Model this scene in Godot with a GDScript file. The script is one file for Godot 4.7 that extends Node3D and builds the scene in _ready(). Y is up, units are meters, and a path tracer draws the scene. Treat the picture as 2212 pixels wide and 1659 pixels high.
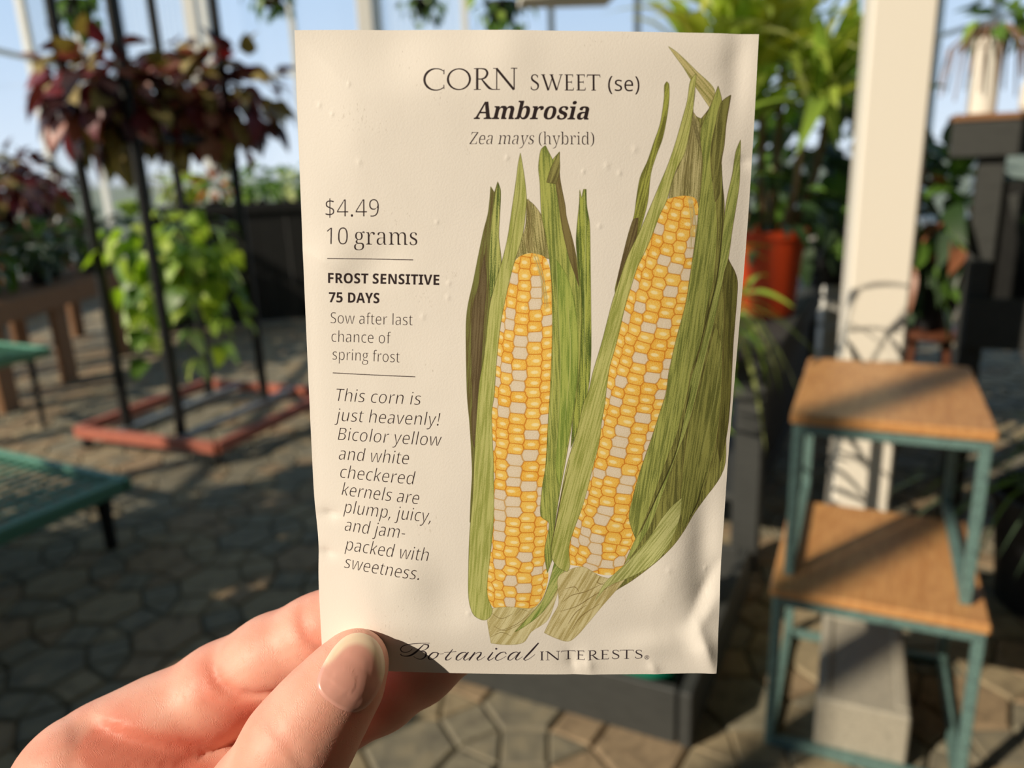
extends Node3D
# A seed packet held up in one hand inside a greenhouse.

const FPX := 1662.0                 # focal length in pixels of the 2212 x 1659 frame
const CX := 1106.0
const CY := 829.5
const EYE := Vector3(0.0, 1.35, 0.0)
var cam_basis := Basis.IDENTITY
var rng := RandomNumberGenerator.new()
var M := {}
var taken := {}

# ---------------------------------------------------------------- camera rays
func ray(x: float, y: float) -> Vector3:
	return cam_basis * Vector3((x - CX) / FPX, -(y - CY) / FPX, -1.0)

func on(x: float, y: float, h := 0.0) -> Vector3:      # where the line of sight meets the level h
	var d := ray(x, y)
	return EYE + d * ((h - EYE.y) / d.y)

func deep(x: float, y: float, depth: float) -> Vector3:  # a point at that depth along the lens axis
	return EYE + ray(x, y) * depth

# ---------------------------------------------------------------- nodes
func numbered(called: String) -> String:
	if not taken.has(called):
		taken[called] = 0
		return called
	taken[called] += 1
	return "%s_%03d" % [called, taken[called]]

func obj(called: String, mesh: Mesh, m: Material, parent: Node3D = null, xf := Transform3D.IDENTITY) -> MeshInstance3D:
	var o := MeshInstance3D.new()
	o.name = called if parent else numbered(called)
	o.mesh = mesh
	o.material_override = m
	o.transform = xf
	(parent if parent else self).add_child(o, true)
	return o

func tag(o: Node3D, label: String, category: String, group := "", kind := "") -> Node3D:
	o.set_meta("label", label)
	o.set_meta("category", category)
	if group: o.set_meta("group", group)
	if kind: o.set_meta("kind", kind)
	return o

func thing(called: String, label: String, category: String, at := Vector3.ZERO, turn := 0.0, group := "") -> Node3D:
	var o := Node3D.new()
	o.name = numbered(called)
	add_child(o)
	o.position = at
	o.rotation.y = turn
	return tag(o, label, category, group)

func struct(called: String, mesh: Mesh, m: Material, xf := Transform3D.IDENTITY) -> MeshInstance3D:
	var o := obj(called, mesh, m, null, xf)
	o.set_meta("kind", "structure")
	return o

# ---------------------------------------------------------------- shapes
func begin() -> SurfaceTool:
	var st := SurfaceTool.new()
	st.begin(Mesh.PRIMITIVE_TRIANGLES)
	return st

func tri(st: SurfaceTool, a: Vector3, b: Vector3, c: Vector3, n: Vector3) -> void:
	# emits the triangle so that its front looks along n (clockwise front faces)
	if (b - a).cross(c - a).dot(n) > 0.0:
		var t := b
		b = c
		c = t
	st.add_vertex(a)
	st.add_vertex(b)
	st.add_vertex(c)

func quad(st: SurfaceTool, a: Vector3, b: Vector3, c: Vector3, d: Vector3, n: Vector3) -> void:
	tri(st, a, b, c, n)
	tri(st, a, c, d, n)

func add_box(st: SurfaceTool, size: Vector3, xf := Transform3D.IDENTITY, bev := 0.003) -> void:
	# a box centred on xf whose twelve edges are chamfered
	st.set_smooth_group(-1)
	var h := size / 2.0
	bev = minf(bev, minf(h.x, minf(h.y, h.z)) * 0.5)
	var i := h - Vector3(bev, bev, bev)
	for ax in 3:
		var u := (ax + 1) % 3
		var w := (ax + 2) % 3
		for s in [-1.0, 1.0]:
			var q := []
			for c in [[-1, -1], [1, -1], [1, 1], [-1, 1]]:
				var p := Vector3.ZERO
				p[ax] = s * h[ax]
				p[u] = c[0] * i[u]
				p[w] = c[1] * i[w]
				q.append(xf * p)
			var n := Vector3.ZERO
			n[ax] = s
			quad(st, q[0], q[1], q[2], q[3], xf.basis * n)
	for ax in 3:
		var u := (ax + 1) % 3
		var w := (ax + 2) % 3
		for su in [-1.0, 1.0]:
			for sw in [-1.0, 1.0]:
				var q := []
				for c in [[-1, 0], [1, 0], [1, 1], [-1, 1]]:
					var p := Vector3.ZERO
					p[ax] = c[0] * i[ax]
					p[u] = su * (h[u] if c[1] == 0 else i[u])
					p[w] = sw * (i[w] if c[1] == 0 else h[w])
					q.append(xf * p)
				var n := Vector3.ZERO
				n[u] = su
				n[w] = sw
				quad(st, q[0], q[1], q[2], q[3], xf.basis * n)
	for sx in [-1.0, 1.0]:
		for sy in [-1.0, 1.0]:
			for sz in [-1.0, 1.0]:
				var s3 := Vector3(sx, sy, sz)
				tri(st, xf * (s3 * Vector3(h.x, i.y, i.z)), xf * (s3 * Vector3(i.x, h.y, i.z)), xf * (s3 * Vector3(i.x, i.y, h.z)), xf.basis * s3)

func done(st: SurfaceTool) -> ArrayMesh:
	st.generate_normals()
	return st.commit()

func box(size: Vector3, xf := Transform3D.IDENTITY, bev := 0.003) -> ArrayMesh:
	var st := begin()
	add_box(st, size, xf, bev)
	return done(st)

func bar_xf(a: Vector3, b: Vector3, up := Vector3.UP) -> Transform3D:   # x runs from a to b, centred
	var x := (b - a).normalized()
	var z := x.cross(up)
	if z.length() < 0.01: z = x.cross(Vector3.RIGHT)
	z = z.normalized()
	return Transform3D(Basis(x, z.cross(x), z), (a + b) / 2.0)

func bar(a: Vector3, b: Vector3, hgt: float, wid: float, bev := 0.003) -> ArrayMesh:
	return box(Vector3(a.distance_to(b), hgt, wid), bar_xf(a, b), bev)

func add_tube(st: SurfaceTool, pts: Array, radii: Array, seg := 10, caps := true) -> void:
	var n := pts.size()
	var rings := []
	var ref := Vector3.UP
	for k in n:
		var t: Vector3 = (pts[mini(k + 1, n - 1)] - pts[maxi(k - 1, 0)]).normalized()
		if absf(t.dot(ref)) > 0.95: ref = Vector3.RIGHT if absf(t.x) < 0.7 else Vector3.FORWARD
		var a := t.cross(ref).normalized()
		var b := a.cross(t).normalized()
		ref = b
		var ring := []
		for s in seg:
			var f := TAU * s / seg
			ring.append(pts[k] + (a * cos(f) + b * sin(f)) * radii[k])
		rings.append(ring)
	st.set_smooth_group(0)
	for k in n - 1:
		for s in seg:
			var s2 := (s + 1) % seg
			var mid: Vector3 = (rings[k][s] + rings[k][s2] + rings[k + 1][s] + rings[k + 1][s2]) / 4.0
			quad(st, rings[k][s], rings[k][s2], rings[k + 1][s2], rings[k + 1][s], mid - (pts[k] + pts[k + 1]) / 2.0)
	if caps:
		st.set_smooth_group(-1)
		for e in [[0, 1], [n - 1, n - 2]]:
			for s in seg:
				tri(st, pts[e[0]], rings[e[0]][s], rings[e[0]][(s + 1) % seg], pts[e[0]] - pts[e[1]])

func tube(pts: Array, radii: Array, seg := 10) -> ArrayMesh:
	var st := begin()
	add_tube(st, pts, radii, seg)
	return done(st)

func lathe(profile: Array, seg := 28) -> ArrayMesh:     # profile: Vector2(radius, height), walked so that the outside is on its right
	var st := begin()
	for k in profile.size() - 1:
		var p: Vector2 = profile[k]
		var q: Vector2 = profile[k + 1]
		var out := Vector2(q.y - p.y, -(q.x - p.x))
		st.set_smooth_group(k + 1)
		for s in seg:
			var f := TAU * s / seg
			var g := TAU * (s + 1) / seg
			var mid := (f + g) / 2.0
			var n := Vector3(cos(mid) * out.x, out.y, sin(mid) * out.x)
			var a := Vector3(cos(f) * p.x, p.y, sin(f) * p.x)
			var b := Vector3(cos(g) * p.x, p.y, sin(g) * p.x)
			var c := Vector3(cos(g) * q.x, q.y, sin(g) * q.x)
			var d := Vector3(cos(f) * q.x, q.y, sin(f) * q.x)
			if p.x > 0.0001: tri(st, a, b, c, n)
			if q.x > 0.0001: tri(st, a, c, d, n)
	return done(st)

func pot_mesh(rt: float, rb: float, h: float, rim := 0.03, wall := 0.006) -> ArrayMesh:   # base at y 0, soil level open
	return lathe([Vector2(0, 0), Vector2(rb - 0.004, 0), Vector2(rb, 0.004), Vector2(lerpf(rb, rt, 1.0 - rim / h), h - rim), Vector2(rt + 0.006, h - rim), Vector2(rt + 0.008, h - 0.003), Vector2(rt + 0.005, h), Vector2(rt - wall, h), Vector2(lerpf(rb, rt, 0.8) - wall, h * 0.8), Vector2(0, h * 0.8)], 32)

# ---------------------------------------------------------------- materials
func mat(called: String, col: Color, rough := 0.8, metal := 0.0) -> StandardMaterial3D:
	var m := StandardMaterial3D.new()
	m.resource_name = called
	m.albedo_color = col
	m.roughness = rough
	m.metallic = metal
	M[called] = m
	return m

func noise_tex(sd: int, freq: float, ramp: Array, size := 512, type := FastNoiseLite.TYPE_SIMPLEX_SMOOTH, octaves := 4) -> NoiseTexture2D:
	var n := FastNoiseLite.new()
	n.seed = sd
	n.noise_type = type
	n.frequency = freq
	n.fractal_octaves = octaves
	var t := NoiseTexture2D.new()
	t.width = size
	t.height = size
	t.seamless = true
	t.noise = n
	if ramp:
		var g := Gradient.new()
		g.offsets = PackedFloat32Array(range(ramp.size()).map(func(i): return float(i) / (ramp.size() - 1)))
		g.colors = PackedColorArray(ramp)
		t.color_ramp = g
	return t

func mottled(called: String, cols: Array, sd: int, freq: float, scale: Vector3, rough := 0.8, relief := 0.0, metal := 0.0) -> StandardMaterial3D:
	var m := mat(called, Color.WHITE, rough, metal)
	m.albedo_texture = noise_tex(sd, freq, cols)
	m.uv1_triplanar = true
	m.uv1_scale = scale
	if relief > 0.0:
		m.heightmap_enabled = true
		m.heightmap_texture = noise_tex(sd + 7, freq * 2.0, [])
		m.heightmap_scale = relief
	return m

func leaf_mat(called: String, col: Color, through: Color, rough := 0.45) -> StandardMaterial3D:
	var m := mat(called, col, rough)
	m.backlight_enabled = true
	m.backlight = through
	return m

func rgb(r: int, g: int, b: int) -> Color:
	return Color8(r, g, b)

# ================================================================ the print on the packet
# The packet is a flat rectangle 83 x 126 mm; UW, VH say how its face was measured in the photograph (corner points).
const PW := 0.083
const PH := 0.12616
const TW := 1340
const TH := 2040
const MARGIN := 0.03                 # the printed sheet runs a little past the outline
var hom := []                        # face (u, v) -> frame pixel, eight numbers
var inv := []                        # frame pixel -> face
var cv := PackedByteArray()          # the sheet being printed, RGB
var grain := FastNoiseLite.new()

func solve_face() -> void:
	# homography from the unit square to the corners of the packet
	var p := [Vector2(637, 66), Vector2(1638, 79), Vector2(1540, 1455), Vector2(695, 1442)]
	var s: Vector2 = p[0] - p[1] + p[2] - p[3]
	var d1: Vector2 = p[1] - p[2]
	var d2: Vector2 = p[3] - p[2]
	var den := d1.x * d2.y - d1.y * d2.x
	var g := (s.x * d2.y - s.y * d2.x) / den
	var h := (d1.x * s.y - d1.y * s.x) / den
	hom = [p[1].x - p[0].x + g * p[1].x, p[3].x - p[0].x + h * p[3].x, p[0].x, p[1].y - p[0].y + g * p[1].y, p[3].y - p[0].y + h * p[3].y, p[0].y, g, h, 1.0]
	var m := hom
	inv = [m[4] * m[8] - m[5] * m[7], m[2] * m[7] - m[1] * m[8], m[1] * m[5] - m[2] * m[4], m[5] * m[6] - m[3] * m[8], m[0] * m[8] - m[2] * m[6], m[2] * m[3] - m[0] * m[5], m[3] * m[7] - m[4] * m[6], m[1] * m[6] - m[0] * m[7], m[0] * m[4] - m[1] * m[3]]

func face(x: float, y: float) -> Vector2:      # frame pixel -> place on the face, 0..1
	var w: float = inv[6] * x + inv[7] * y + inv[8]
	return Vector2((inv[0] * x + inv[1] * y + inv[2]) / w, (inv[3] * x + inv[4] * y + inv[5]) / w)

func tex(x: float, y: float) -> Vector2:       # measured point -> texel of the print
	var f := face(x, y)
	return Vector2((f.x + MARGIN) / (1.0 + 2.0 * MARGIN) * TW, (f.y + MARGIN) / (1.0 + 2.0 * MARGIN) * TH)

func outline(a: Array) -> PackedVector2Array:  # flat list of x, y -> texels
	var o := PackedVector2Array()
	for k in range(0, a.size() - 1, 2):
		o.append(tex(a[k], a[k + 1]))
	return o

func smooth(p: PackedVector2Array, closed := true, cuts := 5) -> PackedVector2Array:
	# Catmull-Rom through the points; sharp turns stay corners
	var o := PackedVector2Array()
	var n := p.size()
	for k in (n if closed else n - 1):
		var a := p[(k - 1 + n) % n] if closed or k > 0 else p[k]
		var b := p[k]
		var c := p[(k + 1) % n]
		var d := p[(k + 2) % n] if closed or k + 2 < n else c
		var tb := (c - a) * 0.5
		var tc := (d - b) * 0.5
		if (b - a).dot(c - b) < 0.35 * (b - a).length() * (c - b).length(): tb = Vector2.ZERO
		if (c - b).dot(d - c) < 0.35 * (c - b).length() * (d - c).length(): tc = Vector2.ZERO
		var l := b.distance_to(c)
		tb = tb.limit_length(l)
		tc = tc.limit_length(l)
		for s in cuts:
			var t := float(s) / cuts
			var t2 := t * t
			var t3 := t2 * t
			o.append(b * (2 * t3 - 3 * t2 + 1) + tb * (t3 - 2 * t2 + t) + c * (-2 * t3 + 3 * t2) + tc * (t3 - t2))
	if not closed: o.append(p[n - 1])
	return o

func cover(contours: Array) -> Array:
	# [x0, y0, width, height, coverage 0..1] of closed contours, even-odd, four lines to a row
	var lo := Vector2(1e9, 1e9)
	var hi := Vector2(-1e9, -1e9)
	for c in contours:
		for p in c:
			lo = lo.min(p)
			hi = hi.max(p)
	var x0 := clampi(int(floor(lo.x)), 0, TW - 1)
	var y0 := clampi(int(floor(lo.y)), 0, TH - 1)
	var w := clampi(int(ceil(hi.x)) + 1, 0, TW) - x0
	var h := clampi(int(ceil(hi.y)) + 1, 0, TH) - y0
	var cov := PackedFloat32Array()
	if w <= 0 or h <= 0: return [0, 0, 0, 0, cov]
	cov.resize(w * h)
	var lines := []
	lines.resize(h * 4)
	for k in h * 4: lines[k] = PackedFloat32Array()
	for c in contours:
		var n: int = c.size()
		for k in n:
			var a: Vector2 = c[k]
			var b: Vector2 = c[(k + 1) % n]
			if a.y > b.y:
				var t := a
				a = b
				b = t
			var i0 := maxi(0, int(ceil((a.y - y0) * 4.0 - 0.5)))
			var i1 := mini(h * 4 - 1, int(ceil((b.y - y0) * 4.0 - 0.5)) - 1)
			if i1 < i0: continue
			var sl := (b.x - a.x) / (b.y - a.y)
			for i in range(i0, i1 + 1):
				var y := y0 + (i + 0.5) / 4.0
				lines[i].append(a.x + (y - a.y) * sl - x0)
	for i in h * 4:
		var l: PackedFloat32Array = lines[i]
		if l.size() < 2: continue
		l.sort()
		var row := (i / 4) * w
		for k in range(0, l.size() - 1, 2):
			var xa := clampf(l[k], 0.0, w)
			var xb := clampf(l[k + 1], 0.0, w)
			var ia := int(xa)
			var ib := int(xb)
			if ia == ib:
				if ia < w: cov[row + ia] += (xb - xa) * 0.25
			else:
				cov[row + ia] += (ia + 1 - xa) * 0.25
				for x in range(ia + 1, ib): cov[row + x] += 0.25
				if ib < w: cov[row + ib] += (xb - ib) * 0.25
	return [x0, y0, w, h, cov]

func ink(contours: Array, col: Color, strength := 1.0) -> void:
	var c := cover(contours)
	var cov: PackedFloat32Array = c[4]
	var r := col.r * 255.0
	var g := col.g * 255.0
	var b := col.b * 255.0
	for y in c[3]:
		for x in c[2]:
			var a: float = cov[y * c[2] + x]
			if a <= 0.003: continue
			a = minf(a, 1.0) * strength
			var i: int = ((c[1] + y) * TW + c[0] + x) * 3
			cv[i] = int(cv[i] + (r - cv[i]) * a)
			cv[i + 1] = int(cv[i + 1] + (g - cv[i + 1]) * a)
			cv[i + 2] = int(cv[i + 2] + (b - cv[i + 2]) * a)

func ribbon(pts: PackedVector2Array, widths: Array) -> PackedVector2Array:
	# the outline of a pen stroke whose width changes along it
	var n := pts.size()
	var l := PackedVector2Array()
	var r := PackedVector2Array()
	for k in n:
		var t := (pts[mini(k + 1, n - 1)] - pts[maxi(k - 1, 0)]).normalized()
		var f := float(k) / maxf(n - 1, 1) * (widths.size() - 1)
		var w: float = lerpf(widths[int(f)], widths[mini(int(f) + 1, widths.size() - 1)], f - int(f)) / 2.0
		var o := Vector2(-t.y, t.x) * w
		l.append(pts[k] + o)
		r.append(pts[k] - o)
	r.reverse()
	l.append_array(r)
	return l

func pen(a: Array, widths: Array, col: Color, strength := 1.0, cuts := 6) -> void:   # a stroke through measured points, widths in texels
	ink([ribbon(smooth(outline(a), false, cuts), widths)], col, strength)

func disc(x: float, y: float, r: float, col: Color, strength := 1.0) -> void:
	var c := tex(x, y)
	var o := PackedVector2Array()
	for k in 20: o.append(c + Vector2.from_angle(TAU * k / 20) * r)
	ink([o], col, strength)

# ---- lettering
var fonts := {}

func font_of(key: String) -> RID:
	if not fonts.has(key):
		var f := SystemFont.new()
		f.font_names = PackedStringArray(["Droid Serif" if key.begins_with("serif") else "Droid Sans"])
		f.font_weight = 700 if key.ends_with("bold") else 400
		fonts[key] = f
	var g: SystemFont = fonts[key]
	return g.get_rids()[0]

func glyph(rid: RID, code: int, size: int, thin: float) -> Array:      # [advance, contours]
	var ts := TextServerManager.get_primary_interface()
	var gi := ts.font_get_glyph_index(rid, size, code, 0)
	var adv := ts.font_get_glyph_advance(rid, size, gi).x
	var d: Dictionary = ts.font_get_glyph_contours(rid, size, gi)
	var out := []
	if not d.has("points"): return [adv, out]
	var pts: PackedVector3Array = d.points
	var ends: PackedInt32Array = d.contours
	var start := 0
	for e in ends:
		var raw := []
		for k in range(start, e + 1): raw.append(Vector3(pts[k].x, -pts[k].y, pts[k].z))
		start = e + 1
		var full := []
		var n := raw.size()
		for k in n:
			full.append(raw[k])
			var nx: Vector3 = raw[(k + 1) % n]
			if int(raw[k].z) == 0 and int(nx.z) == 0:
				full.append(Vector3((raw[k].x + nx.x) / 2, (raw[k].y + nx.y) / 2, 1))
		var first := 0
		while first < full.size() and int(full[first].z) != 1: first += 1
		var poly := PackedVector2Array()
		var m := full.size()
		var k := 0
		while k < m:
			var a: Vector3 = full[(first + k) % m]
			var b: Vector3 = full[(first + k + 1) % m]
			if int(b.z) == 1:
				poly.append(Vector2(a.x, a.y))
				k += 1
			else:
				var c: Vector3 = full[(first + k + 2) % m]
				for s in 5:
					var t := s / 5.0
					poly.append(Vector2(a.x, a.y) * (1 - t) * (1 - t) + Vector2(b.x, b.y) * 2 * t * (1 - t) + Vector2(c.x, c.y) * t * t)
				k += 2
		out.append(poly)
	if thin != 0.0:
		# lighter or heavier: move every outline in or out; counters move the other way
		var big := 0.0
		for c in out:
			var s := area2(c)
			if absf(s) > absf(big): big = s
		var moved := []
		for c in out:
			var hole: bool = area2(c) * big < 0.0
			for q in Geometry2D.offset_polygon(c, thin if hole else -thin): moved.append(q)
		out = moved
	return [adv, out]

func area2(p: PackedVector2Array) -> float:
	var s := 0.0
	for k in p.size(): s += p[k].cross(p[(k + 1) % p.size()])
	return s

func words(key: String, text: String, a: Vector2, b: Vector2, high: float, col: Color, slant := 0.0, thin := 0.0) -> void:
	# sets the line from a to b on its baseline (measured points); high: height of its capitals in the same measure
	var rid := font_of(key)
	var size := 128
	var pieces := []
	var x := 0.0
	var lo := 1e9
	var hi := -1e9
	for ch in text:
		var g := glyph(rid, ch.unicode_at(0), size, thin)
		for c in g[1]:
			var moved := PackedVector2Array()
			for p in c:
				var q := Vector2(p.x + x + p.y * slant, p.y)
				lo = minf(lo, q.x)
				hi = maxf(hi, q.x)
				moved.append(q)
			pieces.append(moved)
		x += g[0]
	var cap := 0.0
	for c in glyph(rid, "H".unicode_at(0), size, thin)[1]:
		for p in c: cap = maxf(cap, p.y)
	var dir := b - a
	var up := Vector2(dir.y, -dir.x).normalized() * high / cap
	var placed := []
	for c in pieces:
		var o := PackedVector2Array()
		for p in c:
			var q: Vector2 = a + dir * ((p.x - lo) / (hi - lo)) + up * p.y
			o.append(tex(q.x, q.y))
		placed.append(o)
	ink(placed, col)

# Roman capitals for the title and the maker's name: strokes [x, y, x, y, ...], [widths]; cap height 1
func roman(ch: String) -> Array:
	var a := 0.105
	var t := 0.045
	match ch:
		"I": return [0.26, [[[0.13, 0, 0.13, 1], [a, a]], [[0, 0.015, 0.26, 0.015], [t * 0.7, t * 0.7]], [[0, 0.985, 0.26, 0.985], [t * 0.7, t * 0.7]]]]
		"C":
			var p := []
			for k in 25:
				var f := deg_to_rad(48 + 264.0 * k / 24)
				p.append_array([0.5 + 0.5 * cos(f), 0.5 + 0.5 * sin(f)])
			return [0.86, [[p, [t * 0.8, t, a * 0.95, a, a * 0.9, t, t * 0.8]], [[0.835, 0.74, 0.84, 0.95], [t * 0.9, t * 0.6]], [[0.835, 0.24, 0.845, 0.05], [t * 0.9, t * 0.5]]]]
		"O":
			var p := []
			for k in 33:
				var f := TAU * k / 32 + 0.2
				p.append_array([0.5 + 0.47 * cos(f), 0.5 + 0.48 * sin(f)])
			return [1.0, [[p, [a, t * 1.5, t, a * 0.75, a, t * 1.5, t, a * 0.75, a]]]]
		"R": return [0.82, [[[0.13, 0, 0.13, 1], [a, a]], [[0, 0.015, 0.27, 0.015], [t * 0.7, t * 0.7]], [[0, 0.985, 0.2, 0.985], [t * 0.7, t * 0.7]], [[0.12, 0.975, 0.3, 0.98, 0.46, 0.93, 0.53, 0.76, 0.45, 0.57, 0.3, 0.5, 0.17, 0.5], [t, t, a * 0.7, a, a * 0.8, t, t]], [[0.3, 0.5, 0.45, 0.28, 0.6, 0.09, 0.72, 0.02, 0.84, 0.01], [t, a * 0.9, a, t, t * 0.6]]]]
		"N": return [0.98, [[[0.14, 0, 0.14, 0.97], [t, t]], [[0.13, 0.98, 0.84, 0.0], [a, a]], [[0.85, 0.0, 0.85, 1], [t * 1.1, t * 1.1]], [[0.02, 0.015, 0.27, 0.015], [t * 0.7, t * 0.7]], [[0.72, 0.985, 0.98, 0.985], [t * 0.7, t * 0.7]], [[0.0, 0.985, 0.16, 0.985], [t * 0.7, t * 0.7]]]]
		"S": return [0.5, [[[0.42, 0.84, 0.36, 0.95, 0.25, 0.98, 0.12, 0.93, 0.07, 0.78, 0.13, 0.64, 0.27, 0.53, 0.42, 0.4, 0.46, 0.25, 0.4, 0.09, 0.24, 0.02, 0.1, 0.05, 0.03, 0.18], [t * 0.8, t, t, a * 0.7, a, a, a, a * 0.7, t, t, t * 0.8]], [[0.43, 0.78, 0.43, 0.95], [t * 0.6, t * 0.6]], [[0.025, 0.24, 0.03, 0.06], [t * 0.6, t * 0.6]]]]
		"W": return [1.2, [[[0.1, 1, 0.39, 0.0], [a, a]], [[0.4, 0.0, 0.64, 0.9], [t, t]], [[0.56, 1, 0.85, 0.0], [a, a]], [[0.86, 0.0, 1.12, 1], [t, t]], [[0.0, 0.985, 0.22, 0.985], [t * 0.7, t * 0.7]], [[0.46, 0.985, 0.68, 0.985], [t * 0.7, t * 0.7]], [[1.0, 0.985, 1.2, 0.985], [t * 0.7, t * 0.7]]]]
		"E": return [0.56, [[[0.13, 0, 0.13, 1], [a, a]], [[0, 0.015, 0.5, 0.015], [t * 0.7, t]], [[0, 0.985, 0.5, 0.98], [t * 0.7, t]], [[0.13, 0.52, 0.42, 0.52], [t, t]], [[0.49, 1.0, 0.49, 0.84], [t * 0.9, t * 0.5]], [[0.42, 0.6, 0.42, 0.44], [t * 0.6, t * 0.6]], [[0.51, 0.0, 0.55, 0.17], [t, t * 0.5]]]]
		"T": return [0.76, [[[0.38, 0, 0.38, 1], [a, a]], [[0.02, 0.975, 0.74, 0.975], [t, t]], [[0.25, 0.015, 0.51, 0.015], [t * 0.7, t * 0.7]], [[0.03, 1.0, 0.0, 0.83], [t, t * 0.5]], [[0.73, 1.0, 0.76, 0.83], [t, t * 0.5]]]]
	return [0.5, []]

func capital(ch: String, xa: float, xb: float, base: float, high: float, col: Color, heavy := 1.0) -> void:
	var g := roman(ch)
	var unit := tex(xa, base).distance_to(tex(xa, base - high))
	for s in g[1]:
		var m := []
		for k in range(0, s[0].size() - 1, 2):
			m.append_array([lerpf(xa, xb, s[0][k] / g[0]), base - s[0][k + 1] * high])
		var w := []
		for q in s[1]: w.append(q * unit * heavy)
		pen(m, w, col)

func script_pen(a: Array, widths: Array, col: Color) -> void:      # measured on a 3.687 times larger view of the maker's name
	var m := []
	for k in range(0, a.size() - 1, 2): m.append_array([820.0 + a[k] / 3.687, 1340.0 + a[k + 1] / 3.687])
	var w := []
	for q in widths: w.append(q * 0.42)
	pen(m, w, col, 1.0, 8)

func lettering() -> void:
	var k := rgb(44, 33, 34)
	for c in [["C", 920, 962.5], ["O", 968.5, 1018], ["R", 1025, 1069], ["N", 1066, 1117]]: capital(c[0], c[1], c[2], 201.6, 46.5, k, 1.0)
	for c in [["S", 1145, 1162.5], ["W", 1167.5, 1213.5], ["E", 1217.5, 1237], ["E", 1242.5, 1262], ["T", 1265, 1293]]: capital(c[0], c[1], c[2], 202.8, 34.0, k, 1.15)
	words("sans", "(se)", Vector2(1310, 203.6), Vector2(1377, 204.4), 32, k, 0.0, 1.0)
	words("serifbold", "Ambrosia", Vector2(1024.5, 263.5), Vector2(1269, 265.3), 37, k, 0.24, 0.0)
	words("serif", "Zea mays", Vector2(1015.5, 316.8), Vector2(1152, 317.8), 25.5, k, 0.2, 2.0)
	words("serif", "(hybrid)", Vector2(1162, 317.9), Vector2(1279, 318.8), 25.5, k, 0.0, 2.0)
	words("sans", "$4.49", Vector2(705.3, 468.4), Vector2(821.5, 469.0), 37, k, 0.0, 2.2)
	words("sans", "10", Vector2(708, 527.3), Vector2(753.5, 527.9), 36, k, 0.0, 2.2)
	words("serif", "grams", Vector2(767.5, 528.2), Vector2(903.5, 529.8), 36, k, 0.0, 1.6)
	words("sansbold", "FROST SENSITIVE", Vector2(710.4, 609.9), Vector2(950.2, 614.2), 21.4, k, 0.0, 0.0)
	words("sansbold", "75 DAYS", Vector2(711.4, 651.4), Vector2(821.3, 653.4), 21.6, k, 0.0, 0.0)
	for l in [["Sow after last", 715.4, 696.7, 892.4, 700.5], ["chance of", 717.2, 736.4, 845.6, 739.4], ["spring frost", 719.2, 774.7, 864.3, 779.7]]:
		words("sans", l[0], Vector2(l[1], l[2]), Vector2(l[3], l[4]), 23.3, k, 0.0, 2.5)
	for l in [["This corn is", 727, 863.2, 909.9, 869.5], ["just heavenly!", 723.5, 905.8, 951, 913], ["Bicolor yellow", 730.5, 946.4, 953.8, 956], ["and white", 732.4, 988.4, 884.1, 995.5], ["checkered", 735.2, 1027.2, 896.9, 1038], ["kernels are", 738.5, 1064.2, 905.2, 1079.5], ["plump, juicy,", 742.7, 1101.6, 930.7, 1117.5], ["and jam-", 744.9, 1140, 875.2, 1152.5], ["packed with", 745.4, 1181.2, 925.2, 1199], ["sweetness.", 743.5, 1219.5, 905.7, 1238.2]]:
		words("sans", l[0], Vector2(l[1], l[2]), Vector2(l[3], l[4]), 26.5, k, 0.16, 2.4)
	pen([709.6, 557.5, 800, 559, 894.7, 560.8], [2.2, 2.2], k, 0.85)
	pen([719.7, 803, 810, 806.5, 898.2, 809.6], [2.2, 2.2], k, 0.85)
	# the maker's name
	var d := rgb(46, 36, 44)
	script_pen([398, 133, 330, 134, 250, 142, 190, 158, 166, 184, 174, 208, 205, 216, 240, 203, 258, 182], [3, 5, 6, 7, 7, 5, 3], d)
	script_pen([352, 142, 318, 178, 280, 216, 240, 243, 200, 250, 172, 244, 163, 232], [4, 10, 15, 13, 7, 6, 8], d)
	script_pen([352, 142, 384, 148, 384, 166, 362, 188, 322, 203], [6, 12, 11, 5, 3], d)
	script_pen([322, 203, 352, 206, 366, 226, 356, 254, 326, 274, 290, 268, 266, 250], [3, 10, 13, 11, 6, 4, 3], d)
	script_pen([446, 212, 420, 216, 394, 240, 384, 264, 398, 278, 426, 268, 452, 246, 462, 222, 446, 212], [6, 9, 12, 11, 6, 5, 9, 10, 6], d)
	script_pen([462, 222, 480, 226, 504, 222], [3, 3], d)
	script_pen([576, 184, 548, 224, 520, 262, 522, 279, 540, 278, 568, 258], [4, 11, 11, 6, 3], d)
	script_pen([508, 212, 556, 209, 604, 204], [4, 4], d)
	for ox in [0.0, 408.0]:
		script_pen([688 + ox, 222, 668 + ox, 210, 634 + ox, 222, 608 + ox, 250, 602 + ox, 274, 620 + ox, 280, 648 + ox, 260, 682 + ox, 222], [5, 6, 10, 12, 9, 5, 3, 3], d)
		script_pen([700 + ox, 208, 676 + ox, 242, 662 + ox, 268, 672 + ox, 281, 700 + ox, 264, 716 + ox, 250], [8, 12, 10, 5, 3, 3], d)
	script_pen([752, 209, 728, 244, 702, 282], [8, 12, 10], d)
	script_pen([718, 258, 752, 226, 782, 210, 800, 214, 792, 236, 768, 264, 772, 280, 796, 272, 830, 246], [3, 3, 6, 9, 12, 11, 6, 3, 3], d)
	script_pen([892, 210, 868, 244, 852, 268, 860, 281, 880, 272, 904, 254], [8, 12, 10, 5, 3], d)
	script_pen([996, 226, 984, 210, 952, 216, 922, 242, 912, 268, 926, 281, 954, 272, 996, 246], [8, 5, 9, 12, 9, 5, 3, 3], d)
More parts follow.
